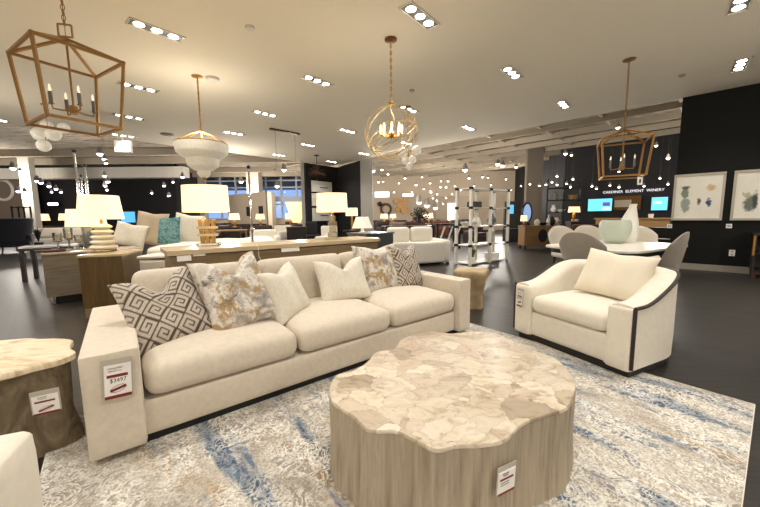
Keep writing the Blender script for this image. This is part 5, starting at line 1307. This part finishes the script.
p = aty(453, 213, 24); t = thing('lit_display_panel', 'white lit display panel on grey stand left of the open shelving unit', 'display', (p.x, p.y, 0)); MB().box((0, .15, 1.3), (2.6, .2, 2.6)).obj('grey_backing', TAUPEP, t, smooth=False); MB().box((0, 0, 1.5), (.75, .08, 1.2)).obj('lit_panel', M('white_panel', '#eee', .4, emit='#fff6ea', estr=2), t, smooth=False)
tbl('dark low table in the far hall right of the open shelving unit', 515, 15, .9, .6, .6, DARKW, .2, 'side_table', 'side table', True)
seat_block('dark brown chair behind the open shelving unit', 478, 13.5, .9, DKB, .3, .85)
p = aty(512, 203, 17); t = thing('tall_cabinet', 'tall dark cabinet with a blue screen right of the open shelving unit', 'cabinet', (p.x, p.y, 0), -.2); MB().box((0, 0, .95), (.75, .4, 1.9)).obj('case', DARKW, t, smooth=False); MB().box((-.1, -.21, 1.5), (.3, .02, .45)).obj('screen', M('blue_screen', '#123', .3, emit='#4f9cd8', estr=1.2), t, smooth=False)
c0 = None
for i, (u, Y, rz) in enumerate(((381, 22.5, .3), (389, 23.5, 2.2), (398, 21.2, -.6), (409, 22.6, 1.4), (428, 21.4, .2), (436, 22.8, -1.2), (447, 21.2, .8), (460, 20.4, 2.6), (470, 22.2, .1))):
    if c0 is None: c0 = o = seat_block('dark low chair among the crowded furniture of the far hall beyond the white sectional', u, Y, .95, DKB, rz, .95); o['group'] = 'dark chairs crowding the far hall'
    else: o = dup(c0, (aty(u, 213, Y).x, Y, 0), rz)
c0 = None
for u, Y in ((384, 20.6), (393, 24.6), (424, 23.6), (429, 18.1), (455, 22.2)):
    lab = 'small lit lamp on a round dark table in the far hall beyond the white sectional'
    p = aty(u, 213, Y)
    if c0 is None:
        c0 = t = thing('tripod_table', 'round dark pedestal table carrying a small lit lamp in the far hall', 'side table', (p.x, p.y, 0), 0, 'lamp tables in the far hall')
        MB().lathe([(.3, .72), (.3, .76), (.001, .76)], 20).obj('top', DARKW, t); MB().lathe([(.2, 0), (.2, .03), (.04, .06), (.04, .72)], 14).obj('pedestal', DARKW, t)
        l0 = hall_lamp(lab, u, Y, .76, .24, .28); l0['group'] = 'small lit lamps in the far hall'
    else: dup(c0, (p.x, p.y, 0)); dup(l0, (p.x, p.y, .76))
c0 = None
for u, Y, rz in ((214, 19.4, .2), (231, 20.6, 1.5), (256, 13.0, -.4), (292, 24, .5)):
    if c0 is None: c0 = o = seat_block('dark armchair among the crowded furniture under the hall windows', u, Y, .9, M('plum_brown_fabric', '#2b1c1c', .8), rz, .9); o['group'] = 'dark armchairs under the hall windows'
    else: o = dup(c0, (aty(u, 213, Y).x, Y, 0), rz)
for u, v, r in ((388, 174, .9), (399, 183, .7), (412, 192, .7), (422, 177, .8), (437, 194, .8), (441, 181, .7), (455, 186, .8), (461, 190, .7), (474, 186, .8), (491, 185, .8), (506, 179, .8), (511, 190, .8), (521, 186, .7), (443, 204, .7), (433, 198, .8), (424, 189, .7)):
    bulb_spot(u, v, 20, r, 'small lit spotlight in the far hall beyond the white sectional and open shelving unit', G2)
# right: furniture under the screens
p = aty(598, 221, 12.6); tbl('long dark console under the larger wall screen', 594, 12.6, 2.3, .5, .72, DARKW, WYAW, 'media_console', 'console', True)
seat_block('brown leather sofa below the larger wall screen, behind the bowl vase', 597, 10.9, 1.5, REDWOOD, WYAW + .1, .85, 'sofa', 'sofa', .85)
tbl('tan console behind the bottle vase, under the far sign', 632, 12.2, 2.3, .5, 1.05, M('tan_panel', '#c29a68', .6), WYAW, 'console_table', 'console', True)
seat_block('dark sofa right of the bottle vase by the black picture wall', 655, 9.3, 1.2, DARKW, WYAW, .8, 'sofa', 'sofa', .85)
for u, lab in ((644, 'left white mug-like canister on the tan console'), (653.5, 'right white mug-like canister on the tan console')):
    q = bpy.data.objects['console_table.001']; dx = -.1 if u < 650 else .55
    put(MB().lathe([(.07, 0), (.08, .14), (.07, .14), (.06, .02), (.001, .02)], 16).obj('canister', WHITEP), Vector((q.location.x, q.location.y, 1.051)) + eR * dx, lab, 'canister', 0)
for u, Y, lab in ((570, 13.2, 'lit amber lamp cluster left of the larger wall screen'),):
    hall_lamp('lit table lamp on dark pedestal left of the larger wall screen', 574, 12.0, .95, .2, .2); tbl('dark pedestal under the lamp left of the larger wall screen', 574, 12.0, .4, .4, .95, DARKW, 0, 'lamp_table', 'side table', True)
p = wallb(627, 203, -8.9); t = thing('wall_picture', 'picture in pale frame between the two wall screens', 'picture', (0, 0, 0)); t.matrix_world = face(p, WYAW); MB().box((0, -.02, 0), (1.0, .04, .62)).obj('frame', M('bronze_bar', '#6b4a28', .4, .7), t, smooth=False); MB().box((-.15, -.045, -.02), (.62, .012, .32)).obj('print', M('pale_print', '#cfc3ac', .6), t, smooth=False)

# ---------------------------------------------------------------- lights and sky
for x, y, z, e_ in ((-10, 18, 2.5, 200), (-19, 17, 3.0, 200), (-13, 14, 2.5, 120), (-24, 17, 3.4, 120), (-5, 21, 2.5, 260), (3, 21, 2.5, 260), (8, 22, 2.5, 260), (-10, 24, 2.6, 240), (9.5, 11, 2.6, 80), (4.5, 14.5, 2.4, 150), (12.5, 9, 2.6, 70), (0, 16.5, 2.4, 220), (3, 12.5, 2.0, 60), (-5.5, 12, 2.3, 90)):  # unseen point lights for the hall's spots, some added to brighten its ceiling
    light('POINT', 'hall_spot_fill', (x, y, z), e_, (1, .93, .84), .25)
for x, y, z, e_ in ((-3.09, 5.91, 2.62, 22), (.18, 4.8, 2.40, 10), tuple(W(15.5, 4).xy) + (1.9, 70), tuple(W(16, 9.5).xy) + (1.9, 70), tuple(W(12.5, 13.5).xy) + (1.9, 70), tuple(W(7, 13.5).xy) + (1.9, 70), tuple(W(3, 11).xy) + (1.9, 50)):  # chandelier light, plus added fill lamps out of view that brighten the ceiling
    light('POINT', 'pendant_and_fill_glow', (x, y, z), e_, (1, .92, .80), .15)
wd = bpy.data.worlds.new('sky'); S.world = wd; wd.use_nodes = True
bg = wd.node_tree.nodes['Background']; bg.inputs['Color'].default_value = lin('#a9c6f2'); bg.inputs['Strength'].default_value = .75

cam = bpy.data.cameras.new('camera'); cam.sensor_width = 36; cam.lens = F / 760 * 36; cam.clip_start = .05; cam.clip_end = 200
co_ = bpy.data.objects.new('camera', cam); COL.objects.link(co_)
co_.matrix_world = Matrix.Translation((0, 0, CH)) @ Matrix.Rotation(pi / 2 - PIT, 4, 'X') @ Matrix.Rotation(ROL, 4, 'Z')
S.camera = co_
S.view_settings.view_transform = 'Standard'; S.view_settings.look = 'None'; S.view_settings.gamma = 1; S.view_settings.use_curve_mapping = False
S.view_settings.exposure = 0.7
S.cycles.use_denoising = True
S.cycles.max_bounces = 8; S.cycles.transparent_max_bounces = 8; S.cycles.sample_clamp_indirect = 4
